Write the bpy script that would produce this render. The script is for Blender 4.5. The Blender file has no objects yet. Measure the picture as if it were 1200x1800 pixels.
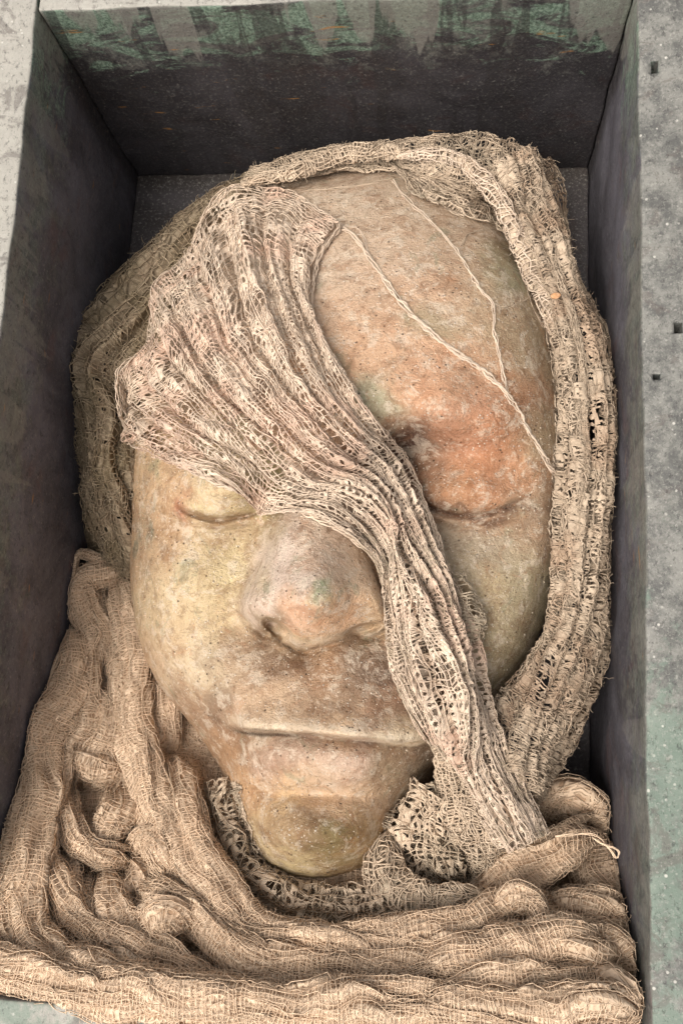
import bpy, bmesh, math
import numpy as np
from mathutils import Matrix, Vector

rng = np.random.default_rng(7)
SC = bpy.context.scene
COL = SC.collection
MM = 0.001                       # everything below is laid out in millimetres

# ------------------------------------------------------------------ camera
FPX, CU, CV, HC = 1710.0, 600.0, 900.0, 342.0      # focal length in photo pixels, centre, height above rim
def _n(a): a = np.array(a, float); return a / np.linalg.norm(a)
_d = _n([186, 317, FPX])
AY = np.array([408, -9460, FPX], float); AY = _n(AY - _d * AY.dot(_d))
AZ = -_d
AX = np.cross(AY, AZ)
cam_d = bpy.data.cameras.new('camera'); cam = bpy.data.objects.new('camera', cam_d); COL.objects.link(cam)
R3 = np.array([AX, AY, AZ])                        # world = R3 @ cam(right,down,forward)
right, up, back = R3[:, 0], -R3[:, 1], -R3[:, 2]
M = Matrix(((right[0], up[0], back[0], 0), (right[1], up[1], back[1], 0), (right[2], up[2], back[2], HC * MM), (0, 0, 0, 1)))
cam.matrix_world = M
cam_d.sensor_fit = 'VERTICAL'; cam_d.sensor_height = 24; cam_d.sensor_width = 24
cam_d.lens = FPX / 1800 * 24
cam_d.clip_start = 0.01; cam_d.clip_end = 50
SC.camera = cam

# ------------------------------------------------------------------ sky, sun, exposure
SUN_DIR = _n([-0.33, -0.30, 0.90])                 # towards the light
w = bpy.data.worlds.new('World'); SC.world = w; w.use_nodes = True
nt = w.node_tree; bg = nt.nodes['Background']
sky = nt.nodes.new('ShaderNodeTexSky'); sky.sky_type = 'NISHITA'; sky.sun_disc = False
sky.sun_elevation = math.asin(SUN_DIR[2]); sky.sun_rotation = math.atan2(SUN_DIR[0], SUN_DIR[1])
sky.air_density = 1.0; sky.dust_density = 6.0; sky.ozone_density = 0.6
hs = nt.nodes.new('ShaderNodeHueSaturation'); hs.inputs['Saturation'].default_value = 0.26
nt.links.new(sky.outputs[0], hs.inputs['Color']); nt.links.new(hs.outputs[0], bg.inputs['Color'])
bg.inputs['Strength'].default_value = 0.108
sun_d = bpy.data.lights.new('sun', 'SUN'); sun_d.energy = 1.5; sun_d.angle = math.radians(36); sun_d.color = (1, .965, .92)
sun = bpy.data.objects.new('sun', sun_d); COL.objects.link(sun)
sun.rotation_euler = Vector(SUN_DIR).to_track_quat('Z', 'Y').to_euler()
SC.view_settings.view_transform = 'Standard'; SC.view_settings.look = 'None'
SC.view_settings.exposure = 0.82; SC.view_settings.gamma = 1; SC.view_settings.use_curve_mapping = False

SC.cycles.max_bounces = 5; SC.cycles.diffuse_bounces = 3; SC.cycles.glossy_bounces = 2

# ------------------------------------------------------------------ helpers: points, noise, splines
def U(u, v, z):
    u, v, z = np.broadcast_arrays(np.asarray(u, float), np.asarray(v, float), np.asarray(z, float))
    r = np.stack([u - CU, v - CV, np.full_like(u, FPX)], -1) @ R3.T
    t = (z - HC) / r[..., 2]
    out = r * t[..., None]; out[..., 2] += HC
    return out
def proj(P):
    q = P.copy(); q[..., 2] -= HC
    c = q @ R3
    return CU + FPX * c[..., 0] / c[..., 2], CV + FPX * c[..., 1] / c[..., 2]
def pxmm(z): return (HC - z) / FPX * 1.02

def _hash(ix, iy, iz, seed):
    h = (ix.astype(np.int64) * 374761393 + iy.astype(np.int64) * 668265263 + iz.astype(np.int64) * 2147483647 + seed * 974634777) & 0xFFFFFFFF
    h = ((h ^ (h >> 13)) * 1274126177) & 0xFFFFFFFF
    h = (h ^ (h >> 16)); h = (h * 2246822519) & 0xFFFFFFFF
    return ((h ^ (h >> 15)) & 0xFFFFFF) / float(0xFFFFFF)
def vnoise(P, seed=0):
    P = np.asarray(P, float); i = np.floor(P); f = P - i; i = i.astype(np.int64)
    f = f * f * f * (f * (f * 6 - 15) + 10); r = 0
    for dx in (0, 1):
        wx = f[..., 0] if dx else 1 - f[..., 0]
        for dy in (0, 1):
            wy = f[..., 1] if dy else 1 - f[..., 1]
            for dz in (0, 1):
                wz = f[..., 2] if dz else 1 - f[..., 2]
                r = r + wx * wy * wz * _hash(i[..., 0] + dx, i[..., 1] + dy, i[..., 2] + dz, seed)
    return r * 2 - 1
def fbm(P, seed=0, oct=3):
    a, r, s = 1.0, 0, 0
    for k in range(oct):
        r = r + a * vnoise(P * (2 ** k), seed + k * 17); s += a; a *= .5
    return r / s
def _vn2(a, b, seed):
    i = np.floor(a); j = np.floor(b); fa = a - i; fb = b - j; i = i.astype(np.int64); j = j.astype(np.int64); k = np.zeros_like(i)
    fa = fa * fa * (3 - 2 * fa); fb = fb * fb * (3 - 2 * fb)
    h0 = _hash(i, j, k, seed) * (1 - fa) + _hash(i + 1, j, k, seed) * fa; h1 = _hash(i, j + 1, k, seed) * (1 - fa) + _hash(i + 1, j + 1, k, seed) * fa
    return (h0 * (1 - fb) + h1 * fb) * 2 - 1
def n2(a, b, seed=0, oct=2):
    a, b = np.broadcast_arrays(np.asarray(a, float), np.asarray(b, float)); am, r, t = 1.0, 0, 0
    for k in range(oct): r = r + am * _vn2(a * 2 ** k, b * 2 ** k, seed + k * 17); t += am; am *= .5
    return r / t
def sstep(x, a, b):
    t = np.clip((x - a) / (b - a), 0, 1); return t * t * (3 - 2 * t)

def cr_matrix(n, m, closed=False):
    """weights (m,n): Catmull-Rom sampling of n controls at m even parameters"""
    W = np.zeros((m, n)); ts = np.linspace(0, n if closed else n - 1, m, endpoint=not closed)
    for k, t in enumerate(ts):
        i = int(min(math.floor(t), (n - 1) if closed else (n - 2))); f = t - i
        c = [-.5 * f ** 3 + f * f - .5 * f, 1.5 * f ** 3 - 2.5 * f * f + 1, -1.5 * f ** 3 + 2 * f * f + .5 * f, .5 * f ** 3 - .5 * f * f]
        for j in range(4):
            q = i - 1 + j
            if closed: W[k, q % n] += c[j]
            elif q < 0: W[k, 0] += 2 * c[j]; W[k, 1] -= c[j]
            elif q > n - 1: W[k, n - 1] += 2 * c[j]; W[k, n - 2] -= c[j]
            else: W[k, q] += c[j]
    return W
def spline(ctrl, step=None, m=None):
    c = np.array(ctrl, float); d = cr_matrix(len(c), 40 * len(c)) @ c
    L = np.concatenate([[0], np.cumsum(np.linalg.norm(np.diff(d[:, :2], axis=0), axis=1))])
    m = m or max(4, int(L[-1] / step))
    s = np.linspace(0, L[-1], m)
    return np.stack([np.interp(s, L, d[:, k]) for k in range(d.shape[1])], -1), L[-1]

# ------------------------------------------------------------------ mesh collector
class Geo:
    def __init__(s): s.V = []; s.F = []; s.C = []; s.MI = []; s.T = []; s.n = 0
    def add(s, V, F, C, mi=0, T=None):
        V = V.reshape(-1, 3); s.T.append(np.zeros((len(V), 3)) if T is None else T); s.V.append(V); s.F.append(F + s.n); s.n += len(V)
        s.C.append(np.broadcast_to(C, (len(V), 3)) if np.ndim(C) < 2 else C.reshape(-1, 3)); s.MI.append(np.full(len(F), mi, np.int32))
    def tubes(s, P, R, C, keep=None, sides=3, mi=0):
        P = np.asarray(P, float); K, n, _ = P.shape
        if K == 0 or n < 2: return
        T = np.empty_like(P); T[:, 1:-1] = P[:, 2:] - P[:, :-2]; T[:, 0] = P[:, 1] - P[:, 0]; T[:, -1] = P[:, -1] - P[:, -2]
        T /= np.linalg.norm(T, axis=-1, keepdims=True) + 1e-9
        ref = np.array([.31, .22, .92]); A = np.cross(T, ref); A /= np.linalg.norm(A, axis=-1, keepdims=True) + 1e-9
        B = np.cross(T, A); R = np.broadcast_to(R, (K, n))[..., None]
        rings = np.stack([P + R * (math.cos(a) * A + math.sin(a) * B) for a in (2 * math.pi * k / sides + .5 for k in range(sides))], 2)
        idx = np.arange(K * n * sides).reshape(K, n, sides); fs = []
        km = np.ones((K, n - 1), bool) if keep is None else keep
        for k in range(sides):
            k2 = (k + 1) % sides
            fs.append(np.stack([idx[:, :-1, k], idx[:, :-1, k2], idx[:, 1:, k2], idx[:, 1:, k]], -1)[km])
        C = np.broadcast_to(C, (K, n, 3)); C = np.repeat(C[:, :, None], sides, 2)
        s.add(rings, np.concatenate(fs), C.reshape(-1, 3), mi)
    def grid(s, P, C, keep=None, mi=0, wrap=False, cells=None):
        a, b, _ = P.shape; idx = np.arange(a * b).reshape(a, b)
        if wrap: idx = np.concatenate([idx, idx[:, :1]], 1)
        F = np.stack([idx[:-1, :-1], idx[:-1, 1:], idx[1:, 1:], idx[1:, :-1]], -1)
        F = F[keep] if keep is not None else F.reshape(-1, 4)
        T = None
        if cells: xx, yy = np.meshgrid(np.linspace(0, cells[0], a), np.linspace(0, cells[1], b), indexing='ij'); T = np.stack([xx, yy, xx * 0 + 1], -1).reshape(-1, 3)
        s.add(P, F, np.broadcast_to(C, (a, b, 3)).reshape(-1, 3), mi, T)
    def build(s, name, mats, parent=None, smooth=True):
        V = np.concatenate(s.V) * MM; F = np.concatenate(s.F); C = np.concatenate(s.C); MI = np.concatenate(s.MI)
        used = np.zeros(len(V), bool); used[F.ravel()] = True
        mp = np.cumsum(used) - 1; V = V[used]; C = C[used]; TT = np.concatenate(s.T)[used]; F = mp[F]
        me = bpy.data.meshes.new(name); me.vertices.add(len(V)); me.vertices.foreach_set('co', V.astype(np.float32).ravel())
        me.loops.add(F.size); me.loops.foreach_set('vertex_index', F.astype(np.int32).ravel())
        me.polygons.add(len(F)); me.polygons.foreach_set('loop_start', np.arange(0, F.size, 4, dtype=np.int32))
        me.polygons.foreach_set('loop_total', np.full(len(F), 4, np.int32))
        if not isinstance(mats, (list, tuple)): mats = [mats]
        for m in mats: me.materials.append(m)
        me.polygons.foreach_set('material_index', MI); me.update(calc_edges=True)
        me.polygons.foreach_set('use_smooth', np.full(len(F), smooth))
        at = me.color_attributes.new('Col', 'FLOAT_COLOR', 'POINT')
        at.data.foreach_set('color', np.concatenate([C, np.ones((len(C), 1))], 1).astype(np.float32).ravel())
        if TT.any(): me.attributes.new('cells', 'FLOAT_VECTOR', 'POINT').data.foreach_set('vector', TT.astype(np.float32).ravel())
        o = bpy.data.objects.new(name, me); COL.objects.link(o)
        if parent: o.parent = parent
        return o
def tag(o, label, cat, group=None):
    o['label'] = label; o['category'] = cat
    if group: o['group'] = group
    return o
def thing(name, label, cat, loc=(0, 0, -130)):
    o = bpy.data.objects.new(name, None); COL.objects.link(o); o.empty_display_size = .02
    o.location = [c * MM for c in loc]; tag(o, label, cat); return o
def put(o, parent):                                # parent, keep the mesh where it stands
    o.parent = parent; o.matrix_parent_inverse = Matrix.Translation(-Vector(parent.location)); return o
def lin(r, g, b):
    c = np.array([r, g, b], float) / 255
    return np.where(c <= .04045, c / 12.92, ((c + .055) / 1.055) ** 2.4)

# ------------------------------------------------------------------ materials
class NT:
    def __init__(s, name):
        s.m = bpy.data.materials.new(name); s.m.use_nodes = True; s.t = s.m.node_tree; s.b = s.t.nodes['Principled BSDF']
        s.co = s.t.nodes.new('ShaderNodeTexCoord').outputs['Object']
    def N(s, ty, ins=None, **kw):
        n = s.t.nodes.new('ShaderNode' + ty)
        for k, v in kw.items(): setattr(n, k, v)
        for k, v in (ins or {}).items(): s.L(v, n.inputs[k])
        return n
    def L(s, a, sock):
        if isinstance(a, bpy.types.NodeSocket): s.t.links.new(a, sock)
        else: sock.default_value = a
    def noise(s, scale, det=5, rough=.6, dist=0, co=None):
        return s.N('TexNoise', {'Vector': co or s.co, 'Scale': scale, 'Detail': det, 'Roughness': rough, 'Distortion': dist}).outputs['Fac']
    def vor(s, scale, co=None, feature='F1', out='Distance'):
        return s.N('TexVoronoi', {'Vector': co or s.co, 'Scale': scale}, feature=feature).outputs[out]
    def ramp(s, x, a, b, lo=0., hi=1.):
        return s.N('MapRange', {'Value': x, 'From Min': a, 'From Max': b, 'To Min': lo, 'To Max': hi}, interpolation_type='SMOOTHSTEP').outputs[0]
    def math(s, op, a, b=0.):
        n = s.N('Math', operation=op); s.L(a, n.inputs[0]); s.L(b, n.inputs[1]); return n.outputs[0]
    def mix(s, f, a, b, mode='MIX'):
        n = s.N('Mix', data_type='RGBA', blend_type=mode)
        s.L(f, n.inputs[0]); s.L(a, n.inputs[6]); s.L(b, n.inputs[7]); return n.outputs[2]
    def scale_co(s, sx, sy, sz):
        return s.N('Mapping', {'Vector': s.co, 'Scale': (sx, sy, sz)}).outputs[0]
    def bump(s, h, dist, strength=1., normal=None):
        n = s.N('Bump', {'Height': h, 'Distance': dist, 'Strength': strength})
        if normal: s.L(normal, n.inputs['Normal'])
        return n.outputs[0]
    def out(s, col, rough=.8, normal=None, spec=.3):
        s.L(col, s.b.inputs['Base Color']); s.L(rough, s.b.inputs['Roughness']); s.b.inputs['Specular IOR Level'].default_value = spec
        if normal: s.L(normal, s.b.inputs['Normal'])
        return s.m
def rgb(r, g, b): return tuple(lin(r, g, b)) + (1,)

def mat_face():
    s = NT('weathered_face'); c = s.N('Attribute', attribute_name='Col').outputs['Color']
    mid = s.noise(210, 7, .72, .6); fine = s.noise(1000, 4, .75)
    c = s.mix(s.ramp(s.noise(85, 8, .8, .8), .50, .60, 0, .55), c, s.mix(1., c, (.60, .47, .38, 1), 'MULTIPLY'))
    c = s.mix(s.ramp(s.noise(34, 8, .72, 1.), .51, .60, 0, .5), c, s.mix(.55, c, rgb(122, 90, 64)))
    c = s.mix(s.ramp(s.noise(130, 7, .78, .4), .51, .60, 0, .5), c, rgb(226, 208, 184))
    c = s.mix(s.ramp(mid, .53, .62, 0, .42), c, rgb(130, 98, 72))
    c = s.mix(s.ramp(s.noise(95, 5, .7, 1.5, s.scale_co(1, 1.3, 1.7)), .57, .66, 0, .22), c, rgb(196, 132, 90))
    c = s.mix(s.ramp(s.noise(60, 7, .72, .8, s.scale_co(1.2, .8, 1)), .58, .68, 0, .45), c, rgb(134, 136, 108))
    c = s.mix(s.ramp(fine, .54, .68, 0, .38), c, rgb(110, 82, 60))
    c = s.mix(s.ramp(s.noise(760, 4, .8, 0, s.scale_co(1.3, 1, 1)), .55, .66, 0, .38), c, rgb(232, 216, 192))
    v = s.vor(520); vm = s.math('MULTIPLY', s.ramp(v, .12, .24, 1, 0), s.ramp(s.noise(160, 3), .46, .58))
    c = s.mix(s.math('MULTIPLY', vm, .7), c, rgb(236, 224, 206))
    p = s.vor(330, s.scale_co(1, 1.1, .9)); pm = s.math('MULTIPLY', s.ramp(p, .08, .18, 1, 0), s.ramp(s.noise(110, 3, .5, 0, s.scale_co(.8, 1, 1)), .47, .58))
    c = s.mix(s.math('MULTIPLY', pm, .75), c, rgb(70, 50, 38))
    h = s.math('ADD', s.math('MULTIPLY', mid, 1.3), s.math('MULTIPLY', fine, .6))
    h = s.math('ADD', h, s.math('MULTIPLY', vm, .35)); h = s.math('SUBTRACT', h, s.math('MULTIPLY', pm, .6))
    h = s.math('ADD', h, s.math('MULTIPLY', s.noise(2600, 2, .7), .25))
    return s.out(c, s.ramp(mid, .35, .7, .45, .75), s.bump(h, .0016, .9), .25)

def mat_thread(name, dirt=.25):
    s = NT(name); c = s.N('Attribute', attribute_name='Col').outputs['Color']
    c = s.mix(s.ramp(s.noise(60, 6, .7), .45, .7, 0, dirt), c, rgb(128, 98, 74))
    c = s.mix(s.ramp(s.noise(700, 4, .7), .45, .75, 0, .35), c, rgb(226, 204, 176))
    return s.out(c, .92, s.bump(s.noise(3500, 3, .7), .0004, .6), .12)

def mat_layer(name):
    """deeper layers of cloth: crossing threads with gaps, counted along the sheet"""
    s = NT(name); c = s.N('Attribute', attribute_name='Col').outputs['Color']; at = s.N('Attribute', attribute_name='cells').outputs['Vector']
    def net(f, off, wob):
        wn = s.N('TexNoise', {'Vector': at, 'Scale': .22, 'Detail': 3.}).outputs['Color']
        wv = s.N('VectorMath', {0: s.N('VectorMath', {0: at, 1: (f, f * .93, 0)}, operation='MULTIPLY').outputs[0], 1: s.N('VectorMath', {0: wn, 1: (wob, wob, 0)}, operation='MULTIPLY').outputs[0]}, operation='ADD').outputs[0]
        q = s.N('SeparateXYZ', {'Vector': s.N('VectorMath', {0: wv, 1: (off, off * 1.7, 0)}, operation='ADD').outputs[0]}); m = []
        for k in (0, 1):
            d = s.math('ABSOLUTE', s.math('SUBTRACT', s.math('FRACT', q.outputs[k]), .5)); m.append(s.ramp(d, .10, .24, 1, 0))
        return s.math('MAXIMUM', m[0], m[1])
    a_, b_ = net(1.25, .3, 7.), net(1.6, .71, 9.)
    h = s.math('MAXIMUM', a_, s.math('MULTIPLY', b_, .65))
    c = s.mix(h, s.mix(1., c, (.56, .50, .45, 1), 'MULTIPLY'), c)
    return s.out(c, .95, s.bump(h, .0005, .9), .1)

def mat_box():
    s = NT('patinated_bronze')
    geo = s.N('NewGeometry'); nz = s.N('SeparateXYZ', {'Vector': geo.outputs['Normal']}).outputs['Z']
    xyz = s.N('SeparateXYZ', {'Vector': s.co}); x, y, z = xyz.outputs[0], xyz.outputs[1], xyz.outputs[2]
    n1 = s.noise(22, 8, .65, .8); n2_ = s.noise(75, 8, .7, .5); fine = s.noise(700, 6, .78)
    c = s.mix(s.ramp(n1, .35, .65), rgb(98, 94, 99), rgb(70, 66, 70))
    c = s.mix(s.ramp(s.noise(35, 7, .7, .6, s.scale_co(1, .8, 1.2)), .52, .68, 0, .7), c, rgb(92, 72, 70))
    c = s.mix(s.ramp(y, .255, .266), c, s.mix(1., c, (.38, .36, .34, 1), 'MULTIPLY'))  # end wall darkened in colour for the dim box interior
    # grey-green bloom, stronger near the mouth of the box where rain reaches
    band = s.math('ADD', s.ramp(z, -.085, -.004, -.14, .10), s.noise(52, 9, .78, .3))
    c = s.mix(s.ramp(band, .50, .64, 0, .8), c, s.mix(s.ramp(s.noise(160, 6, .8), .4, .6), rgb(78, 78, 73), rgb(112, 110, 102)))
    g = s.math('ADD', s.ramp(z, -.06, -.01, -.14, .08), s.noise(48, 9, .75, 1.0, s.scale_co(.7, 1, 1.6)))
    c = s.mix(s.math('MULTIPLY', s.ramp(g, .49, .60, 0, .85), s.ramp(y, .22, .262, .2, 1)), c, s.mix(s.ramp(fine, .4, .6), rgb(84, 100, 84), rgb(132, 152, 132)))
    # runs from the rim: dark wet ones and pale dusty ones
    st = s.N('CombineXYZ', {'X': s.math('MULTIPLY', s.math('ADD', x, y), 1.), 'Y': 0., 'Z': s.math('MULTIPLY', z, .10)}).outputs[0]
    run = s.noise(84, 3, .5, .5, st)
    c = s.mix(s.math('MULTIPLY', s.ramp(run, .555, .585, 0, .6), s.ramp(y, .255, .266, .12, 1)), c, rgb(48, 44, 44))
    run2 = s.math('ADD', s.noise(60, 3, .5, .8, s.N('VectorMath', {0: st, 1: (.31, .2, .11)}).outputs[0]), s.ramp(z, -.075, 0, -.2, .12))
    c = s.mix(s.math('MULTIPLY', s.ramp(run2, .60, .63, 0, .6), s.ramp(y, .25, .266, .5, 1)), c, rgb(132, 127, 118))
    c = s.mix(s.math('MULTIPLY', s.ramp(s.noise(130, 3, .6, 0, s.scale_co(.35, .35, 2.2)), .68, .74), .6), c, rgb(168, 118, 58))
    # settled dust on whatever faces up
    up_ = s.ramp(nz, .45, .9)
    dust = s.mix(s.ramp(s.noise(70, 8, .8), .38, .62), rgb(146, 142, 134), rgb(96, 94, 90))
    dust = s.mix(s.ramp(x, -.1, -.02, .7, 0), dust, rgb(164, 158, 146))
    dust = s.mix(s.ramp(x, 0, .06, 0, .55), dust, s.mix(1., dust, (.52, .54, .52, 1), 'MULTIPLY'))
    dust = s.mix(s.ramp(s.math('ADD', s.noise(38, 8, .75, .3), s.ramp(y, .12, -.06, -.12, .10)), .5, .62, 0, .75), dust, rgb(108, 122, 108))
    dust = s.mix(s.ramp(s.noise(55, 6, .7, .7, s.scale_co(1, 1.4, 1)), .54, .63, 0, .6), dust, rgb(92, 84, 78))
    deep = s.ramp(z, -.1, -.05)
    c = s.mix(s.math('MULTIPLY', up_, deep), s.mix(s.math('MULTIPLY', up_, .6), c, rgb(58, 50, 42)), dust)
    sp = s.math('MULTIPLY', s.ramp(s.vor(300), .1, .2, 1, 0), s.ramp(s.noise(60, 4), .48, .58))
    c = s.mix(s.math('MULTIPLY', sp, s.math('ADD', .15, s.math('MULTIPLY', s.math('MULTIPLY', up_, deep), .55))), c, rgb(198, 192, 180))
    c = s.mix(s.math('MULTIPLY', s.ramp(fine, .52, .66), s.ramp(nz, .4, .8, .22, .5)), c, rgb(160, 156, 146))
    c = s.mix(s.ramp(s.noise(420, 6, .8, 0, s.scale_co(1.3, .9, 1.1)), .53, .64, 0, .6), c, rgb(44, 41, 40))
    h = s.math('ADD', s.math('MULTIPLY', n2_, 1.), s.math('MULTIPLY', fine, .35))
    return s.out(c, s.ramp(n2_, .35, .65, .5, .8), s.bump(h, .0009, .6), .35)

def mat_plain(name, col, col2, scale=300, rough=.85):
    s = NT(name); c = s.mix(s.ramp(s.noise(scale, 6, .7), .35, .65), col, col2)
    return s.out(c, rough, s.bump(s.noise(scale * 4, 4, .7), .0006, .6), .25)

M_FACE = mat_face(); M_BOX = mat_box()
M_CRUST = mat_thread('plaster_stiffened_gauze', .3); M_SOFT = mat_thread('soft_cheesecloth', .2); M_LAYER = mat_layer('deeper_cheesecloth')

# ------------------------------------------------------------------ ground and box
g = Geo(); a = 1500; gx = np.linspace(-a, a, 40); GX, GY = np.meshgrid(gx, gx, indexing='ij')
g.grid(np.stack([GX, GY, np.full_like(GX, -142.)], -1), (.1, .1, .1))
ground = g.build('ground', mat_plain('dark_ground', rgb(70, 66, 62), rgb(40, 38, 36), 40)); ground['kind'] = 'structure'

XL, XR, YT, YB, ZF = -174.8, 66.5, 270.0, -110.0, -130.0
box = thing('bronze_box', 'open dark bronze box with green patina and thick dusty rim holding the face', 'box', (-54, 80, -142))
def plate(name, x0, x1, y0, y1, z0, z1, holes=()):
    bm = bmesh.new(); bmesh.ops.create_cube(bm, size=1)
    for v in bm.verts:
        v.co = ((x0 + x1) / 2 + v.co.x * (x1 - x0), (y0 + y1) / 2 + v.co.y * (y1 - y0), (z0 + z1) / 2 + v.co.z * (z1 - z0))
    bmesh.ops.bevel(bm, geom=bm.edges[:], offset=1.3, segments=3, profile=.55, affect='EDGES')
    # cut the plate into slices so that its edges can waver
    for ax, lo, hi in ((0, x0, x1), (1, y0, y1), (2, z0, z1)):
        nrm = [0, 0, 0]; nrm[ax] = 1
        for t in np.arange(lo + 5, hi - 3, 5.):
            p = [0, 0, 0]; p[ax] = t
            bmesh.ops.bisect_plane(bm, geom=bm.verts[:] + bm.edges[:] + bm.faces[:], plane_co=p, plane_no=nrm)
    P = np.array([v.co[:] for v in bm.verts])
    D = np.stack([fbm(P / 22., 5, 3), fbm(P / 22., 6, 3), fbm(P / 22., 8, 3)], -1) * 1.0 + np.stack([fbm(P / 4., 9, 2), fbm(P / 4., 10, 2), fbm(P / 4., 11, 2)], -1) * .28
    for v, d in zip(bm.verts, D): v.co = (v.co + Vector(d)) * MM
    me = bpy.data.meshes.new(name); bm.to_mesh(me); bm.free(); me.materials.append(M_BOX)
    for p in me.polygons: p.use_smooth = True
    o = bpy.data.objects.new(name, me); COL.objects.link(o)
    if holes:
        hb = bmesh.new()
        for (hx, hy, sx, sy) in holes:
            r = bmesh.ops.create_cube(hb, size=1)
            for v in r['verts']: v.co = Vector((hx + v.co.x * sx, hy + v.co.y * sy, v.co.z * 26)) * MM
        hm = bpy.data.meshes.new('cut'); hb.to_mesh(hm); hb.free(); ho = bpy.data.objects.new('cut', hm); COL.objects.link(ho)
        md = o.modifiers.new('b', 'BOOLEAN'); md.operation = 'DIFFERENCE'; md.object = ho; md.solver = 'EXACT'
        dg = bpy.context.evaluated_depsgraph_get(); nm = bpy.data.meshes.new_from_object(o.evaluated_get(dg))
        o.modifiers.clear(); o.data = nm; nm.name = name; bpy.data.objects.remove(ho)
    return put(o, box)
TH = 20
hs_ = []
for (hu, hv, sx, sy) in ((1150, 118, 2.6, 5), (1191, 577, 3, 4), (1153, 663, 2.6, 2)):
    p = U(hu, hv, 0); hs_.append((p[0], p[1], sx, sy))
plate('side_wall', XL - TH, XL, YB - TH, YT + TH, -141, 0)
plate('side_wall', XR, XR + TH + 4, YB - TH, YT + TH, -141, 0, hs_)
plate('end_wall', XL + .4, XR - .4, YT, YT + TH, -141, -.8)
plate('end_wall', XL + .4, XR - .4, YB - TH, YB, -141, -.8)
plate('base_plate', XL + .4, XR - .4, YB + .4, YT - .4, -141, ZF)

# ------------------------------------------------------------------ the face
BND = np.array([(640,285),(740,290),(840,330),(920,420),(970,530),(1000,680),(1005,850),(990,980),(950,1110),(880,1230),(805,1310),(772,1350),
  (722,1430),(682,1485),(632,1532),(560,1549),(490,1537),(446,1502),(415,1440),(394,1368),(350,1292),(276,1197),(244,1120),(231,1040),(229,980),(231,850),
  (238,720),(275,560),(345,440),(430,350),(540,300)], float)
FC = np.array([600., 900.])
_b = cr_matrix(len(BND), 1200, True) @ BND - FC
_th = np.arctan2(_b[:, 1], _b[:, 0]); _o = np.argsort(_th); _th = _th[_o]; _rb = np.linalg.norm(_b, axis=1)[_o]
def brad(th): return np.interp(th, np.concatenate([_th - 2 * np.pi, _th, _th + 2 * np.pi]), np.tile(_rb, 3))
CP = np.array([
 # forehead
 (700,300,-44),(560,330,-42),(850,370,-44),(430,400,-44),(640,420,-27),(760,440,-23),(880,470,-27),(560,520,-22),(680,560,-13),(800,560,-14),(920,600,-23),
 (420,560,-26),(330,600,-36),(620,650,-10),(730,650,-9),(850,670,-15),(960,700,-29),(500,680,-14),(380,700,-23),(280,740,-34),
 # brows
 (690,735,-10),(780,735,-7.5),(870,748,-13),(940,790,-25),(580,780,-9),(480,790,-11),(390,800,-17),(300,810,-27),
 # eye, viewer's right
 (705,800,-26),(735,840,-25),(775,795,-24),(830,795,-21),(890,812,-24),(945,850,-28),(790,860,-20.5),(850,862,-20),(800,925,-26),(870,915,-27),(940,910,-30),(740,925,-25),
 # eye, viewer's left
 (380,864,-12),(428,868,-13.5),(335,866,-19),(295,885,-28),(475,880,-23),(380,932,-25),(450,935,-25),(310,940,-28),
 # nose dome
 (515,880,-12),(512,920,-6.5),(518,970,-.5),(530,1010,5),(545,1050,10),(578,1050,9),(550,1080,6.5),(580,960,-3.5),(620,1000,-4),(612,1050,2),(650,1050,-4.5),(500,1050,3),(478,1000,-7.5),(468,1032,-5.5),(490,945,-8),
 (455,1060,-7),(675,1080,-14),(540,1110,-2),(600,1090,-3),(500,1090,-3),(535,1142,-16),(470,1115,-17),(620,1122,-15),(690,1105,-21),
 # cheeks
 (440,985,-22),(405,1030,-22.5),(340,1000,-23),(280,1010,-29),(420,1110,-22),(330,1100,-25),(270,1110,-31),(380,1180,-22),(310,1190,-30),
 (720,980,-24),(760,1000,-22),(830,1000,-22),(900,990,-28),(970,960,-35),(730,1090,-23),(820,1090,-25),(900,1090,-30),(780,1180,-25),(860,1190,-32),
 # mouth and chin
 (530,1180,-16),(450,1190,-18),(620,1180,-16),(700,1180,-20),(560,1230,-12.5),(480,1240,-14),(640,1235,-13),(720,1240,-18),(410,1250,-22),(560,1275,-10.5),(470,1275,-13.5),(650,1280,-11.5),(725,1290,-17),(780,1280,-30),
 (390,1290,-30),(430,1320,-24),(500,1338,-14.5),(570,1344,-11.5),(650,1346,-14),(710,1345,-27),(560,1400,-20),(480,1390,-23),(630,1410,-22),(420,1380,-33),
 (540,1460,-14),(590,1470,-14),(480,1460,-20),(650,1470,-24),(560,1510,-20),(690,1420,-36),(740,1380,-44),(440,1450,-32),
 # outside, to keep the spline tame
 (200,700,-60),(190,1000,-62),(220,1250,-62),(350,1400,-58),(420,1600,-55),(560,1640,-50),(700,1580,-58),(850,1400,-66),(980,1200,-66),(1060,950,-66),(1060,600,-66),(960,380,-66),(800,220,-66),(560,220,-66),(340,330,-66)], float)
CP[:, 2] *= 1.3
def _tps(d2): return np.where(d2 > 0, .5 * d2 * np.log(np.maximum(d2, 1e-12)), 0)
_x = CP[:, :2] / 300.; _A = _tps(((_x[:, None] - _x[None]) ** 2).sum(-1)) + np.eye(len(_x)) * 4e-4
_Pm = np.c_[np.ones(len(_x)), _x]; _sys = np.block([[_A, _Pm], [_Pm.T, np.zeros((3, 3))]])
_w = np.linalg.solve(_sys, np.r_[CP[:, 2], 0, 0, 0])
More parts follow.
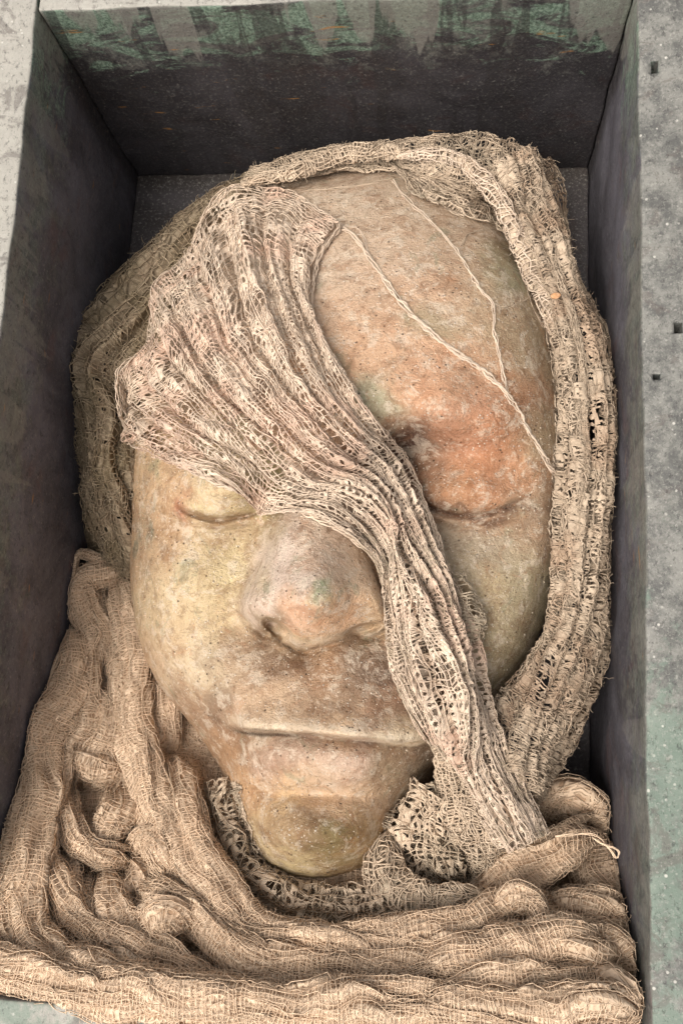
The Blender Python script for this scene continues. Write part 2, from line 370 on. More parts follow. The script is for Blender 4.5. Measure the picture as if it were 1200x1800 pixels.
def tps(u, v):
    q = np.stack([np.ravel(u), np.ravel(v)], -1) / 300.; out = np.empty(len(q))
    for i in range(0, len(q), 40000):
        k = q[i:i + 40000]; out[i:i + 40000] = _tps(((k[:, None] - _x[None]) ** 2).sum(-1)) @ _w[:-3] + np.c_[np.ones(len(k)), k] @ _w[-3:]
    return out.reshape(np.shape(u))
def poly_dist(u, v, pl):
    """signed offset (positive below the line), and parameter 0..1 of the nearest spot on an open polyline"""
    pl, L = spline(pl, m=26); best = np.full(np.shape(u), 1e9); sg = np.zeros(np.shape(u)); tt = np.zeros(np.shape(u)); n = len(pl) - 1
    for i in range(n):
        a_, b_ = pl[i], pl[i + 1]; d = b_ - a_; l2 = d @ d
        t = np.clip(((u - a_[0]) * d[0] + (v - a_[1]) * d[1]) / l2, 0, 1)
        ex, ey = u - a_[0] - t * d[0], v - a_[1] - t * d[1]; ds = np.hypot(ex, ey); m = ds < best
        best = np.where(m, ds, best); sg = np.where(m, np.sign(d[0] * ey - d[1] * ex), sg); tt = np.where(m, (i + t) / n, tt)
    return best * sg, tt
NOSE_L = [(497,885),(484,930),(455,985),(431,1035),(424,1065),(438,1095),(468,1114)]
NOSE_B = [(468,1114),(500,1128),(535,1145),(578,1132),(620,1120),(660,1117),(692,1099)]
NOSE_R = [(692,1099),(688,1070),(668,1020),(645,970),(612,925)]
LIP = [(384,1270),(440,1282),(500,1284),(560,1287),(640,1296),(700,1303),(742,1303),(770,1278)]
LID_R = [(728,868),(752,890),(800,905),(850,903),(900,886),(935,868)]
LID_L = [(306,878),(330,898),(375,911),(425,906),(465,893)]
def gau(u, v, cu, cv, su, sv, ang=0):
    c, s = math.cos(math.radians(ang)), math.sin(math.radians(ang)); a_, b_ = u - cu, v - cv
    return np.exp(-.5 * (((a_ * c + b_ * s) / su) ** 2 + ((-a_ * s + b_ * c) / sv) ** 2))
def face_z(u, v, detail=True):
    u = np.asarray(u, float); v = np.asarray(v, float)
    th = np.arctan2(v - FC[1], u - FC[0]); rb = brad(th); r = np.hypot(u - FC[0], v - FC[1])
    z = tps(u, v)
    if detail:
        # wings of the nose: a rounded shoulder that falls into a crease along the outline
        d, t = poly_dist(u, v, NOSE_L); z += np.where(d < 0, 0, 0) + 10.5 * sstep(t, .05, .6) * (.45 * sstep(-d, -1, 9) + .55 * sstep(-d, 0, 26) - .62) * np.exp(-(d / 34.) ** 2)
        d, t = poly_dist(u, v, NOSE_R); z += 8.0 * sstep(1 - t, .1, .7) * (.4 * sstep(-d, -1, 9) + .6 * sstep(-d, 0, 24) - .62) * np.exp(-(d / 32.) ** 2)
        d, t = poly_dist(u, v, NOSE_B); z += 9.5 * (.5 * sstep(-d, -1, 7) + .5 * sstep(-d, 0, 18) - .62) * np.exp(-(d / 22.) ** 2)
        z -= 2.6 * sstep(t, 0, .05) * np.exp(-((d - 2) / 6.) ** 2)
        d, t = poly_dist(u, v, NOSE_L); z -= 3.0 * sstep(t, .3, .8) * np.exp(-((d - 2) / 7.) ** 2)
        z -= 17 * sstep(gau(u, v, 487, 1106, 26, 12.5, 32), .42, .85) + 12 * sstep(gau(u, v, 640, 1106, 34, 9.5, -14), .42, .9)
        z += 3.4 * gau(u, v, 452, 1068, 16, 26, 10) + 3. * gau(u, v, 668, 1076, 16, 20, -10)
        # mouth: heavy upper lip over a set-back lower one
        d, t = poly_dist(u, v, LIP); wn = sstep(t, 0, .12) * sstep(1 - t, 0, .06)
        z += wn * np.where(d < 0, 6.5 * np.exp(-(d / 38.) ** 2), 6.5 * np.exp(-(d / 8.) ** 2)) - wn * 11 * sstep(d, -1, 9) * np.exp(-np.maximum(d - 5, 0) / 24.)
        z -= 1.3 * np.exp(-((d - 8) / 3.5) ** 2) * wn
        z -= 4.0 * gau(u, v, 392, 1275, 16, 12) + 5 * gau(u, v, 560, 1396, 78, 11)
        z -= 1.6 * gau(u, v, 548, 1195, 15, 34)
        # eyelids meet in a fine line
        for L_, dp in ((LID_R, 2.6), (LID_L, 3.4)):
            d, t = poly_dist(u, v, L_); wn = sstep(t, 0, .2) * sstep(1 - t, 0, .2)
            z += wn * (1.5 * np.exp(-((d + 13) / 12.) ** 2) - dp * np.exp(-((d - 2) / 5.) ** 2) + .9 * np.exp(-((d - 12) / 6.) ** 2))
            z -= wn * .9 * np.exp(-((d - 24) / 4.) ** 2)
        z -= 7 * gau(u, v, 706, 800, 24, 34, 20)
    ed = np.maximum(rb - r, 0); q = np.clip(ed / np.minimum(74, .14 * rb), 0, 1)
    z = z - 27 * (1 - np.sqrt(np.maximum(1 - (1 - q) ** 2, 0)))
    return np.where(r <= rb, z, -999.)

NA, NR = 660, 240
th = np.linspace(-np.pi, np.pi, NA, endpoint=False); rr = 1 - (1 - np.linspace(0.004, 1, NR)) ** 1.25
TH_, RR_ = np.meshgrid(th, rr); rb = brad(TH_) * (1 + .0035 * n2(TH_ * 30, TH_ * 0, 3, 3))
fu = FC[0] + np.cos(TH_) * rb * RR_; fv = FC[1] + np.sin(TH_) * rb * RR_
fz = face_z(FC[0] + np.cos(TH_) * brad(TH_) * RR_ * .9999, FC[1] + np.sin(TH_) * brad(TH_) * RR_ * .9999)
P = U(fu, fv, fz)
P[..., 2] += .9 * fbm(P / 26., 31, 3) + .28 * fbm(P / 5., 33, 3) * (1 + fbm(P / 30., 35, 2))
# pits and raised grains of the cast
pit = vnoise(P / 2.6, 41); P[..., 2] -= .7 * sstep(pit, .62, .9) * sstep(vnoise(P / 24., 43), -.1, .4)
skirt = []
for k, s_ in enumerate(np.linspace(0, 1, 12)[1:]):
    q = P[-1].copy(); c0 = np.array([-50., 85.]); q[:, :2] = c0 + (q[:, :2] - c0) * (1 + .012 * math.sin(s_ * 3.1) - .05 * s_ ** 1.5)
    q[:, 2] = P[-1][:, 2] * (1 - s_) + (-129.5) * s_; skirt.append(q)
P = np.concatenate([P, np.array(skirt)], 0)
# patina and painted shade: patches with their own outlines, wavering by noise
PT = [  # u, v, radius, colour
 (640,360,120,(190,166,140)),(800,380,110,(176,150,122)),(560,470,110,(198,174,148)),(720,520,120,(196,158,126)),(860,520,90,(168,140,108)),(930,600,80,(150,130,98)),
 (640,600,90,(198,156,120)),(760,640,90,(196,144,106)),(900,690,60,(168,112,72)),(960,760,60,(156,132,98)),(660,690,38,(150,146,116)),
 (720,800,55,(120,84,60)),(790,760,60,(186,130,96)),(850,800,70,(176,112,70)),(800,860,60,(176,122,80)),(900,830,50,(176,124,84)),(760,880,30,(140,92,58)),
 (830,900,40,(160,110,72)),(850,960,70,(170,152,126)),(940,930,60,(158,128,98)),(900,1050,80,(164,150,116)),(850,1030,40,(196,172,128)),(800,1100,70,(160,142,110)),(880,1180,80,(160,144,108)),
 (380,860,55,(208,186,144)),(450,880,34,(160,146,84)),(325,885,24,(186,120,84)),(290,850,60,(196,160,118)),(270,950,60,(180,144,104)),(400,930,50,(162,138,102)),(470,930,40,(160,138,98)),
 (330,1010,60,(206,184,142)),(400,1000,60,(198,180,134)),(300,1090,60,(196,170,128)),(380,1090,60,(192,168,124)),(350,1160,60,(214,194,158)),(270,1150,50,(180,146,110)),
 (515,920,40,(196,176,156)),(500,980,45,(204,184,168)),(580,960,50,(200,172,146)),(640,1000,50,(200,170,138)),(450,1060,40,(206,184,166)),(530,1080,40,(214,168,134)),(590,1070,40,(208,160,118)),(650,1080,40,(192,160,120)),
 (555,1040,18,(170,164,124)),(540,1130,40,(196,168,126)),(480,1105,22,(126,100,62)),(630,1112,24,(120,92,60)),  # last two put nostril shade into the colour
 (440,1170,60,(168,138,108)),(550,1175,45,(150,104,64)),(640,1170,60,(140,112,86)),(710,1190,60,(146,112,84)),(450,1230,60,(196,164,130)),(560,1225,50,(176,144,112)),(700,1230,50,(158,118,88)),
 (480,1272,30,(220,192,156)),(600,1275,36,(222,186,144)),(710,1285,34,(218,196,158)),(410,1290,40,(160,118,80)),(330,1240,60,(158,124,92)),(370,1330,50,(160,118,78)),
 (500,1325,50,(176,146,124)),(600,1335,60,(188,160,140)),(690,1350,50,(176,150,116)),(560,1390,60,(204,170,130)),(440,1400,50,(192,148,102)),(660,1410,50,(198,164,128)),
 (490,1440,50,(206,172,120)),(560,1460,50,(146,112,78)),(590,1480,40,(142,122,74)),(640,1490,50,(188,148,94)),(520,1520,50,(198,176,124)),(600,1530,50,(184,146,96)),(440,1480,50,(206,184,136)),(740,1380,60,(120,96,70))]  # last patch darkens the jaw with painted shade
FUV = np.stack(proj(P), -1); wob = np.stack([fbm(P / 14., 51, 4), fbm(P / 14., 52, 4)], -1) * 42; q = FUV + wob
W = np.zeros(P.shape[:2]); FCOL = np.zeros(P.shape)
for (a_, b_, r_, c_) in PT:
    wt = np.exp(-((q[..., 0] - a_) ** 2 + (q[..., 1] - b_) ** 2) / (2 * (r_ * .55) ** 2)) + 1e-7
    W += wt; FCOL += wt[..., None] * lin(*c_)
FCOL /= W[..., None]
FCOL = FCOL * .80 + (FCOL @ [.3, .5, .2])[..., None] * np.array([1.22, .98, .80]) * .10 + lin(214, 196, 168) * .10
FCOL = FCOL * np.array([1.11, 1.075, 1.06])
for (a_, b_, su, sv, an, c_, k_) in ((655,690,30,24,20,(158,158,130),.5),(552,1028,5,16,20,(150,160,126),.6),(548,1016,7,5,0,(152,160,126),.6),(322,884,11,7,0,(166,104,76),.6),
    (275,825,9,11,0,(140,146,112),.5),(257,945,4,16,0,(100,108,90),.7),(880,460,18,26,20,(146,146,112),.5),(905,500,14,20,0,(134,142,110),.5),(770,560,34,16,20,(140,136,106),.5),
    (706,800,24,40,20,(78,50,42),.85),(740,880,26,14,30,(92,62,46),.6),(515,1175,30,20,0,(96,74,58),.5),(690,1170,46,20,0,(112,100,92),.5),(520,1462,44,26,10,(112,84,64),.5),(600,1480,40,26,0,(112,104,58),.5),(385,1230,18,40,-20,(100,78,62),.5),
    (800,905,110,5,0,(92,58,42),.6),(380,912,80,4,0,(150,110,66),.5)):  # eye socket and lid creases darkened with painted shade
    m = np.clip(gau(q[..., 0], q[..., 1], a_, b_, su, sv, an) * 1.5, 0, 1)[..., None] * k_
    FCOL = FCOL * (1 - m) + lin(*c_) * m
def toning(line, d0, wd, col, k_, t0=0., t1=1.):
    """light or shade painted into the colour along a crease of the cast"""
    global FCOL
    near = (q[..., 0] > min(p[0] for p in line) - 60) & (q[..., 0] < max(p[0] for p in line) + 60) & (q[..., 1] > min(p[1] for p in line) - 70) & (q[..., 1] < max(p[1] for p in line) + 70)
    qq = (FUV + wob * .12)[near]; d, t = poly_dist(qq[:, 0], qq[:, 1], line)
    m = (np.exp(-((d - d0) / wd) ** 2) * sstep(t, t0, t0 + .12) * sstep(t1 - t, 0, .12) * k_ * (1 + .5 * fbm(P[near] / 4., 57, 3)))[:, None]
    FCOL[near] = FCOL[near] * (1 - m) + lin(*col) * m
toning(LIP, -8, 9, (232, 212, 182), .6); toning(LIP, 7, 6, (92, 66, 48), .7, 0., .75); toning(LIP, 24, 14, (142, 110, 84), .4)  # lit lip edge and the shade beneath it, painted in
toning(NOSE_B, -9, 7, (230, 204, 170), .6); toning(NOSE_B, 4, 7, (112, 84, 58), .5); toning(NOSE_L, -8, 8, (222, 200, 180), .5, .3); toning(NOSE_L, 4, 6, (128, 100, 72), .45, .4)  # nose rim lit and its crease shaded by colour
toning(LID_R, 2, 5, (84, 56, 42), .65); toning(LID_L, 3, 4, (104, 76, 50), .7); toning(LID_L, -12, 8, (222, 200, 152), .5)  # painted crease shade, and a pale highlight on one lid
face = thing('face_sculpture', 'weathered blotchy human face with closed eyes lying in the box, veiled by gauze', 'sculpture', (-50, 85, -130))
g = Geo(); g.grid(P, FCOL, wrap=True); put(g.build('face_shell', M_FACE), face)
# grains of sand and plaster stuck to the skin
g = Geo(); k = 2600; gi = rng.integers(20, NR - 8, k); gj = rng.integers(0, NA, k)
sel = vnoise(P[gi, gj] / 18., 61) + rng.uniform(-.5, .5, k) > .05; gi, gj = gi[sel], gj[sel]
cube = np.array([(-1,-1,-.4),(1,-1,-.6),(.8,1,-.5),(-1,.9,-.5),(-.6,-.7,.7),(.7,-.5,.8),(.5,.7,.6),(-.7,.6,.8)])
cf = np.array([(0,3,2,1),(4,5,6,7),(0,1,5,4),(1,2,6,5),(2,3,7,6),(3,0,4,7)])
for i, j in zip(gi, gj):
    an = rng.uniform(0, 6.3); sz = rng.uniform(.12, .36); ca, sa = math.cos(an), math.sin(an)
    vv = cube * rng.uniform(.6, 1.1, 3) * sz; vv = np.stack([vv[:, 0] * ca - vv[:, 1] * sa, vv[:, 0] * sa + vv[:, 1] * ca, vv[:, 2]], -1) + P[i, j]
    g.add(vv, cf, lin(*((226, 210, 188) if rng.random() < .72 else (110, 84, 64))))
o = put(g.build('grit', M_CRUST), face); o['kind'] = 'stuff'

# ------------------------------------------------------------------ gauze
_gu, _gv = np.meshgrid(np.arange(200, 1040, 2.), np.arange(260, 1570, 2.), indexing='ij'); _gz = face_z(_gu, _gv)
def face_q(u, v):
    x = (u - 200) / 2.; y = (v - 260) / 2.; ok = (x >= 0) & (y >= 0) & (x < _gz.shape[0] - 1) & (y < _gz.shape[1] - 1)
    x = np.where(ok, x, 0); y = np.where(ok, y, 0); i = x.astype(int); j = y.astype(int); fx = x - i; fy = y - j
    z = (_gz[i, j] * (1 - fx) + _gz[i + 1, j] * fx) * (1 - fy) + (_gz[i, j + 1] * (1 - fx) + _gz[i + 1, j + 1] * fx) * fy
    return np.where(ok & (np.minimum(_gz[i, j], _gz[i + 1, j + 1]) > -200), z, -999.)
def lay_on_face(P, gap):
    """lift whatever sinks into the face back on to it"""
    u, v = proj(P); fz_ = face_q(u, v); z = np.maximum(P[..., 2], fz_ + gap)
    q = U(u, v, z); return np.where((z > P[..., 2])[..., None], q, P)
def normals(P):
    ds = np.gradient(P, axis=0); dt = np.gradient(P, axis=1); N = np.cross(ds, dt)
    N /= np.linalg.norm(N, axis=-1, keepdims=True) + 1e-9
    return N * (1 if N[..., 2].mean() > 0 else -1)
def bil(G, s, t):
    a, b = G.shape[:2]; x = np.clip(s, 0, 1) * (a - 1); y = np.clip(t, 0, 1) * (b - 1)
    i = np.minimum(x.astype(int), a - 2); j = np.minimum(y.astype(int), b - 2); fx = (x - i)[..., None]; fy = (y - j)[..., None]
    return (G[i, j] * (1 - fx) + G[i + 1, j] * fx) * (1 - fy) + (G[i, j + 1] * (1 - fx) + G[i + 1, j + 1] * fx) * fy
def weave(g, G, N, ns, nt, rad, col, seed, jit=.45, wob=.35, lift=0., hole=None, cvar=.12, lenscale=2, rough_=.35, colfn=None, fray=0., cross=1.):
    """threads of a sheet G(s,t): nt threads run along s, ns across; jit warps the net, hole(s,t) drops bits"""
    for along in (True, False):
        K, n = (nt, int(ns * lenscale)) if along else (max(4, int(ns * cross)), int(nt * lenscale))
        n = max(n, 6); a_ = np.linspace(0, 1, K)[:, None]; b_ = np.linspace(0, 1, n)[None]
        a_ = a_ + (rng.random((K, 1)) - .5) * jit / K; a_, b_ = np.broadcast_arrays(a_, b_)
        s, t = (b_, a_) if along else (a_, b_)
        X, Yv = s * ns, t * nt
        ws = (n2(X / 6., Yv / 6., seed, 2) * 1.1 + n2(X / 2.2, Yv / 2.2, seed + 3, 1) * wob) * jit * 2.2
        wt = (n2(X / 6., Yv / 6., seed + 7, 2) * 1.1 + n2(X / 2.2, Yv / 2.2, seed + 9, 1) * wob) * jit * 2.2
        s2 = s + ws / ns; t2 = t + wt / nt
        if fray: 
            if along: s2 = s2 + (rng.random((K, 1)) - .5) * fray * (np.abs(b_ - .5) > .45)
        p = bil(G, s2, t2); nn = bil(N, s2, t2)
        alt = np.cos(np.pi * (X if along else Yv) + np.pi * np.arange(K)[:, None]) * (1 if along else -1)
        R = rad * (1 + rough_ * n2(X * .9 + 11, Yv * .9, seed + 13, 2)) * (1 + .3 * (rng.random((K, 1)) - .5))
        p = p + nn * (lift + .6 * rad * alt + .9 * rad * n2(X / 1.7, Yv / 1.7, seed + 5, 1))[..., None]
        c = np.asarray(col) if colfn is None else colfn(p)
        C = np.broadcast_to(c, p.shape) * (1 + cvar * (rng.random((K, 1, 1)) * 2 - 1)) * (1 + .18 * n2(X / 5., Yv / 5., seed + 21, 2))[..., None]
        keep = None
        out = (s2 < -.003) | (s2 > 1.003) | (t2 < -.003) | (t2 > 1.003)
        keep = ~(out[:, 1:] & out[:, :-1])
        if hole is not None:
            h = hole(s2, t2, X, Yv); keep &= ~h[:, 1:]
        g.tubes(p, R, C, keep)
def sheet_surface(rows, ds, dt, zmode='face', off=3.0, pleats=0, pamp=3., pseed=1, prof=None, gap=.8):
    """rows of control points -> dense surface with pleats running along s"""
    A = np.array(rows, float); a, b = A.shape[:2]
    if A.shape[2] == 2: A = np.concatenate([A, np.zeros((a, b, 1))], -1)
    if zmode == 'face':
        z = face_q(A[..., 0], A[..., 1]); z = np.where(z < -200, -82, z); A[..., 2] += z + off
    Ms, Mt = cr_matrix(a, ds), cr_matrix(b, dt)
    D = np.einsum('ia,abk,jb->ijk', Ms, A, Mt); P = U(D[..., 0], D[..., 1], D[..., 2])
    s = np.linspace(0, 1, ds)[:, None]; t = np.linspace(0, 1, dt)[None]
    if pleats:
        N = normals(P); tw = t * pleats + .55 * n2(s * 3.2, t * 4., pseed, 2) + .3 * n2(s * 9., t * 9., pseed + 2, 1)
        wv = np.abs(np.sin(np.pi * tw)) ** .75 + .35 * np.abs(np.sin(np.pi * (tw * 2.3 + 1.1 * n2(s * 2., t * 3., pseed + 4))))
        am = pamp * (1 if prof is None else prof(s)) * (1 + .5 * n2(s * 4., t * pleats, pseed + 6))
        P = P + N * (wv * am)[..., None]
    N = normals(P)
    P = P + N * (fbm(P / 7., pseed + 8, 2) * 1.1)[..., None]
    if gap is not None: P = lay_on_face(P, gap)
    return P, normals(P)
def crust(g, P, N, col, seed, thr, drop=.35, freq=3.2, cfn=None):
    """plaster that clogs the net: patches of sheet between the threads"""
    Q = P - N * drop; nz = fbm(Q / freq, seed, 2) + .5 * fbm(Q / 16., seed + 5, 2)
    k = (nz > thr); k = k[:-1, :-1] & k[1:, 1:] & k[:-1, 1:]
    C = (cfn(Q) if cfn else np.broadcast_to(np.asarray(col), Q.shape)) * (1 + .2 * fbm(Q / 5., seed + 9, 2))[..., None]
    Q = Q + N * (.35 * fbm(Q / 1.6, seed + 3, 1))[..., None]
    g.grid(Q, C, k)
def dense(P, a, b):
    s, t = np.meshgrid(np.linspace(0, 1, a), np.linspace(0, 1, b), indexing='ij'); return bil(P, s, t)
def fuzz(g, P, N, k, col, L=5., r=.09, seed=0):
    s, t = rng.random(k), rng.random(k); p0 = bil(P, s, t); nn = bil(N, s, t); n = 5; q = np.empty((k, n, 3)); q[:, 0] = p0
    d = rng.normal(size=(k, 3)) + nn * .5; d /= np.linalg.norm(d, axis=1, keepdims=True); ln = L * rng.uniform(.3, 1, k)[:, None]
    for i in range(1, n):
        q[:, i] = q[:, i - 1] + d * ln / n; d = d + rng.normal(size=(k, 3)) * .55; d /= np.linalg.norm(d, axis=1, keepdims=True)
    g.tubes(lay_on_face(q, .3), r, np.broadcast_to(np.asarray(col), (k, n, 3)) * (1 + .15 * rng.normal(size=(k, 1, 1))))

TAN = lin(200, 178, 153); PALE = lin(212, 190, 167); PINK = lin(210, 174, 151); GREYT = lin(184, 166, 142); MOSS = lin(132, 116, 88); SOFT = lin(232, 203, 172)
def tint(base, other, k=.5, sc=22., seed=70):
    def f(p):
        m = (sstep(fbm(p / sc, seed, 3), -.05, .45) * k)[..., None]; return np.asarray(base) * (1 - m) + np.asarray(other) * m
    return f

# --- the veil fanned over the brow, gathered across the face
VEIL = [
 [(598,395,2),(500,335,4),(388,338,8),(325,455,12),(272,500,22),(262,600,26),(207,655,34),(212,732,24)],
 [(562,450,1),(490,410,3),(412,425,7),(362,520,9),(318,570,14),(298,650,16),(246,705,16),(236,765,6)],
 [(547,540,1),(500,530,3),(450,552,5),(410,612,6),(372,655,8),(348,712,9),(308,760,8),(298,806,2)],
 [(575,610,1),(540,632,3),(505,658,5),(475,702,6),(445,742,6),(420,782,6),(395,818,5),(384,850,1)],
 [(638,710,1),(607,732,3),(580,757,5),(555,787,6),(530,816,6),(505,842,5),(490,864,4),(474,882,1)],
 [(695,800,2),(673,815,6),(652,836,8),(632,857,9),(612,880,8),(595,900,6),(580,915,4),(566,926,1)],
 [(742,900,4),(728,912,9),(715,926,11),(700,940,11),(684,955,9),(668,966,7),(652,976,4),(636,984,1)],
 [(772,1000,4),(768,1010,8),(755,1020,10),(742,1030,11),(727,1040,10),(712,1047,8),(700,1053,5),(686,1058,2)],
 [(806,1106,2),(793,1110,7),(780,1114,11),(767,1119,13),(753,1125,13),(740,1131,10),(725,1136,7),(711,1142,3)],
 [(848,1220,6),(830,1222,11),(812,1225,15),(795,1229,17),(778,1234,17),(765,1239,13),(755,1243,9),(747,1248,4)],
 [(908,1330,46),(882,1335,50),(860,1340,53),(845,1344,53),(831,1347,51),(819,1349,46),(808,1346,40),(798,1338,32)],
 [(956,1468,44),(945,1475,50),(935,1480,53),(924,1482,53),(913,1483,51),(903,1482,47),(894,1477,42),(884,1466,36)]]
for i_, r_ in enumerate(VEIL):                      # the gathered length is pulled tight
    k_ = 1 - .34 * float(sstep(i_, 3.5, 7)) + .12 * float(sstep(i_, 9, 11)); cx_ = sum(p[0] for p in r_) / 8; cy_ = sum(p[1] for p in r_) / 8
    VEIL[i_] = [(cx_ + (p[0] - cx_) * k_, cy_ + (p[1] - cy_) * k_, p[2]) for p in r_]
veil = thing('face_veil', 'pale pinkish stiffened gauze fanned over the forehead and gathered diagonally across the nose', 'gauze', (-60, 90, -20))
VP, VN = sheet_surface(VEIL, 300, 150, off=2.6, pleats=9, pamp=3.6, pseed=101, prof=lambda s: .4 + 1.3 * sstep(s, 0, .14) + .35 * sstep(s, .25, .5) - .9 * sstep(s, .72, .95))
vcol = tint(PALE, PINK, .6, 20., 71)
g = Geo()
weave(g, VP, VN, 125, 66, .25, PALE * 1.04, 201, jit=.5, wob=.6, lift=.2, lenscale=1.8, colfn=vcol, rough_=.6)
weave(g, VP, VN, 100, 66, .24, GREYT, 221, jit=.6, cross=.5, wob=.7, lift=-.7, lenscale=1.3, hole=lambda s, t, X, Yv: s < .5 + .12 * n2(X / 9., Yv / 9., 231, 2), colfn=tint(GREYT, PINK, .4, 25., 73))
o = put(g.build('net', M_CRUST), veil); o['kind'] = 'stuff'
def lace_crust(g, P, N, ns, nt_, da, db, seed, col, cfn, size=.36, drop=.05, spread=.2, wave=6., jit=.55, wob=.6):
    """clogged net: a sheet pierced by one rounded hole per mesh, some of them filled"""
    s, t = np.meshgrid(np.linspace(0, 1, da), np.linspace(0, 1, db), indexing='ij'); X, Yv = s * ns, t * nt_
    ws = (n2(X / 6., Yv / 6., seed, 2) * 1.1 + n2(X / 2.2, Yv / 2.2, seed + 3, 1) * wob) * jit * 2.2; wt = (n2(X / 6., Yv / 6., seed + 7, 2) * 1.1 + n2(X / 2.2, Yv / 2.2, seed + 9, 1) * wob) * jit * 2.2
    s2 = s + ws / ns; t2 = t + wt / nt_; Q, QN = bil(P, s2, t2), bil(N, s2, t2); X2, Y2 = s * (ns - 1), t * (nt_ - 1)
    d = np.hypot(X2 - np.floor(X2) - .5, Y2 - np.floor(Y2) - .5)
    r = size + spread * fbm(Q / wave, seed + 31, 3) * 2 + .25 * (_hash(np.floor(X2), np.floor(Y2), np.zeros_like(X2), seed) - .5)
    k = (d > r) & (s2 > 0) & (s2 < 1) & (t2 > 0) & (t2 < 1); k = k[:-1, :-1] & k[1:, 1:]
    Q = Q - QN * drop + QN * (.5 * fbm(Q / 1.8, seed + 41, 2))[..., None]
    C = (cfn(Q) if cfn else np.broadcast_to(np.asarray(col), Q.shape)) * (1 + .22 * fbm(Q / 4., seed + 9, 3))[..., None]
    g.grid(Q, C, k)
g = Geo(); lace_crust(g, VP, VN, 125, 66, 800, 400, 201, PALE, vcol, .29, spread=.2, jit=.5, wave=8.)
o = put(g.build('plaster_crust', M_CRUST), veil); o['kind'] = 'stuff'
FL = [[(778,1000,2),(795,1004,8),(815,1012,3)],[(795,1040,2),(815,1044,9),(834,1048,2)],[(806,1085,2),(826,1085,8),(842,1090,1)],[(818,1130,2),(832,1130,6),(844,1132,1)]]
Pq, Nq = sheet_surface(FL, 120, 60, off=1.5, pleats=2, pamp=2., pseed=111)
g = Geo(); weave(g, Pq, Nq, 17, 8, .3, GREYT, 261, jit=.6, wob=.6, lift=.2, lenscale=4, rough_=.6); lace_crust(g, Pq, Nq, 17, 8, 150, 80, 261, GREYT, None, .40, jit=.6); fuzz(g, Pq, Nq, 60, TAN, 3., .08)
o = put(g.build('lace_flap', M_CRUST), veil); o['kind'] = 'stuff'
# rolled hems
def cord(g, pts, rad, col, strands=3, zoff=1., seed=0, on_face=True, twist=.5, lump=.3, fuzzk=0, wander=1.):
    d, L = spline(pts, 3.0); n = len(d)
    z = d[:, 2] if d.shape[1] > 2 else np.zeros(n)
    if on_face:
        fz_ = face_q(d[:, 0], d[:, 1]); fz_ = np.where(fz_ < -200, -80, fz_); z = z + fz_ + zoff
    C = U(d[:, 0], d[:, 1], z); T = np.gradient(C, axis=0); T /= np.linalg.norm(T, axis=1, keepdims=True)
    A = np.cross(T, [0, 0, 1.]); A /= np.linalg.norm(A, axis=1, keepdims=True) + 1e-9; B = np.cross(A, T)
    x = np.arange(n); Ps = []; Rs = []
    for k in range(strands):
        ph = 2 * np.pi * k / strands + x * twist * .35 + 1.5 * n2(x / 9., x * 0 + k * 3.3, seed + k, 2)
        rr_ = rad * wander * (.75 if strands > 1 else 0) * (1 + .9 * n2(x / 5., x * 0 + k * 7.7, seed + 30 + k, 2))
        q = C + A * (np.cos(ph) * rr_)[:, None] + B * (np.sin(ph) * rr_)[:, None]
        Ps.append(q + np.stack([n2(x / 3., x * 0 + k, seed + 50 + k), n2(x / 3., x * 0 + k, seed + 60 + k), 0 * x], -1) * rad * .5 * wander)
        Rs.append(rad * (.62 if strands > 1 else 1) * (1 + lump * n2(x / 2.5, x * 0 + k * 5.1, seed + 90 + k, 2)))
    Ps = np.array(Ps); Rs = np.array(Rs)
    if on_face: Ps = lay_on_face(Ps, rad * .35)
    g.tubes(Ps, Rs, np.broadcast_to(np.asarray(col), Ps.shape) * (1 + .15 * n2(np.broadcast_to(x / 6., Ps.shape[:2]), np.arange(strands)[:, None] * 1.7, seed + 5)[..., None]), sides=5)
    if fuzzk: 
        G_ = np.stack([C, C + A * .3], 1); N_ = np.stack([B, B], 1); fuzz(g, G_, N_, fuzzk, col, 3.5, .07)
g = Geo()
up_edge = [(r[0][0], r[0][1], r[0][2] + 1.2) for r in VEIL[:10]]; lo_edge = [(r[-1][0], r[-1][1], r[-1][2] + 1.2) for r in VEIL[:10]]
cord(g, up_edge, .42, PALE * .97, 5, .5, 301, lump=.7, fuzzk=260, wander=2.4); cord(g, lo_edge, .6, PALE, 5, .6, 311, lump=.6, fuzzk=240, wander=1.6)
cord(g, [(c[0], c[1], c[2] + 1.5) for c in VEIL[0]], .4, PALE, 3, .6, 321, lump=.6, fuzzk=160, wander=2.)
put(g.build('rolled_hem', M_CRUST), veil)
g = Geo(); fuzz(g, VP, VN, 900, PALE, 4., .08); o = put(g.build('loose_fibre', M_CRUST), veil); o['kind'] = 'stuff'

# --- the wrap over the crown
CROWN = [
 [(425,326,4),(430,318,10),(437,310,8),(445,300,-6)],[(520,320,2),(518,309,9),(516,297,8),(513,282,-8)],[(600,311,1),(598,296,8),(597,280,8),(596,262,-8)],
 [(684,306,1),(682,289,7),(683,271,8),(686,253,-8)],[(722,345,1),(740,312,5),(755,278,8),(768,240,-8)],[(788,374,1),(806,338,4),(822,296,8),(835,238,-6)],
 [(855,400,1),(872,364,4),(887,312,8),(896,248,-6)],[(908,442,1),(923,400,5),(938,350,8),(948,298,-4)],[(948,492,2),(960,465,7),(970,432,6),(980,392,-6)]]
def zfix(rows, zs): return [[(p[0], p[1], p[2] + z) for p, z in zip(r, zs)] for r in rows]
CR = []
for r in CROWN:
    fz_ = face_q(np.array([p[0] for p in r]), np.array([p[1] for p in r])); base = [f if f > -200 else None for f in fz_]
    b0 = base[0] if base[0] is not None else -75
    CR.append([(p[0], p[1], p[2] + (b if b is not None else b0 - 6 - 4 * i)) for i, (p, b) in enumerate(zip(r, base))])
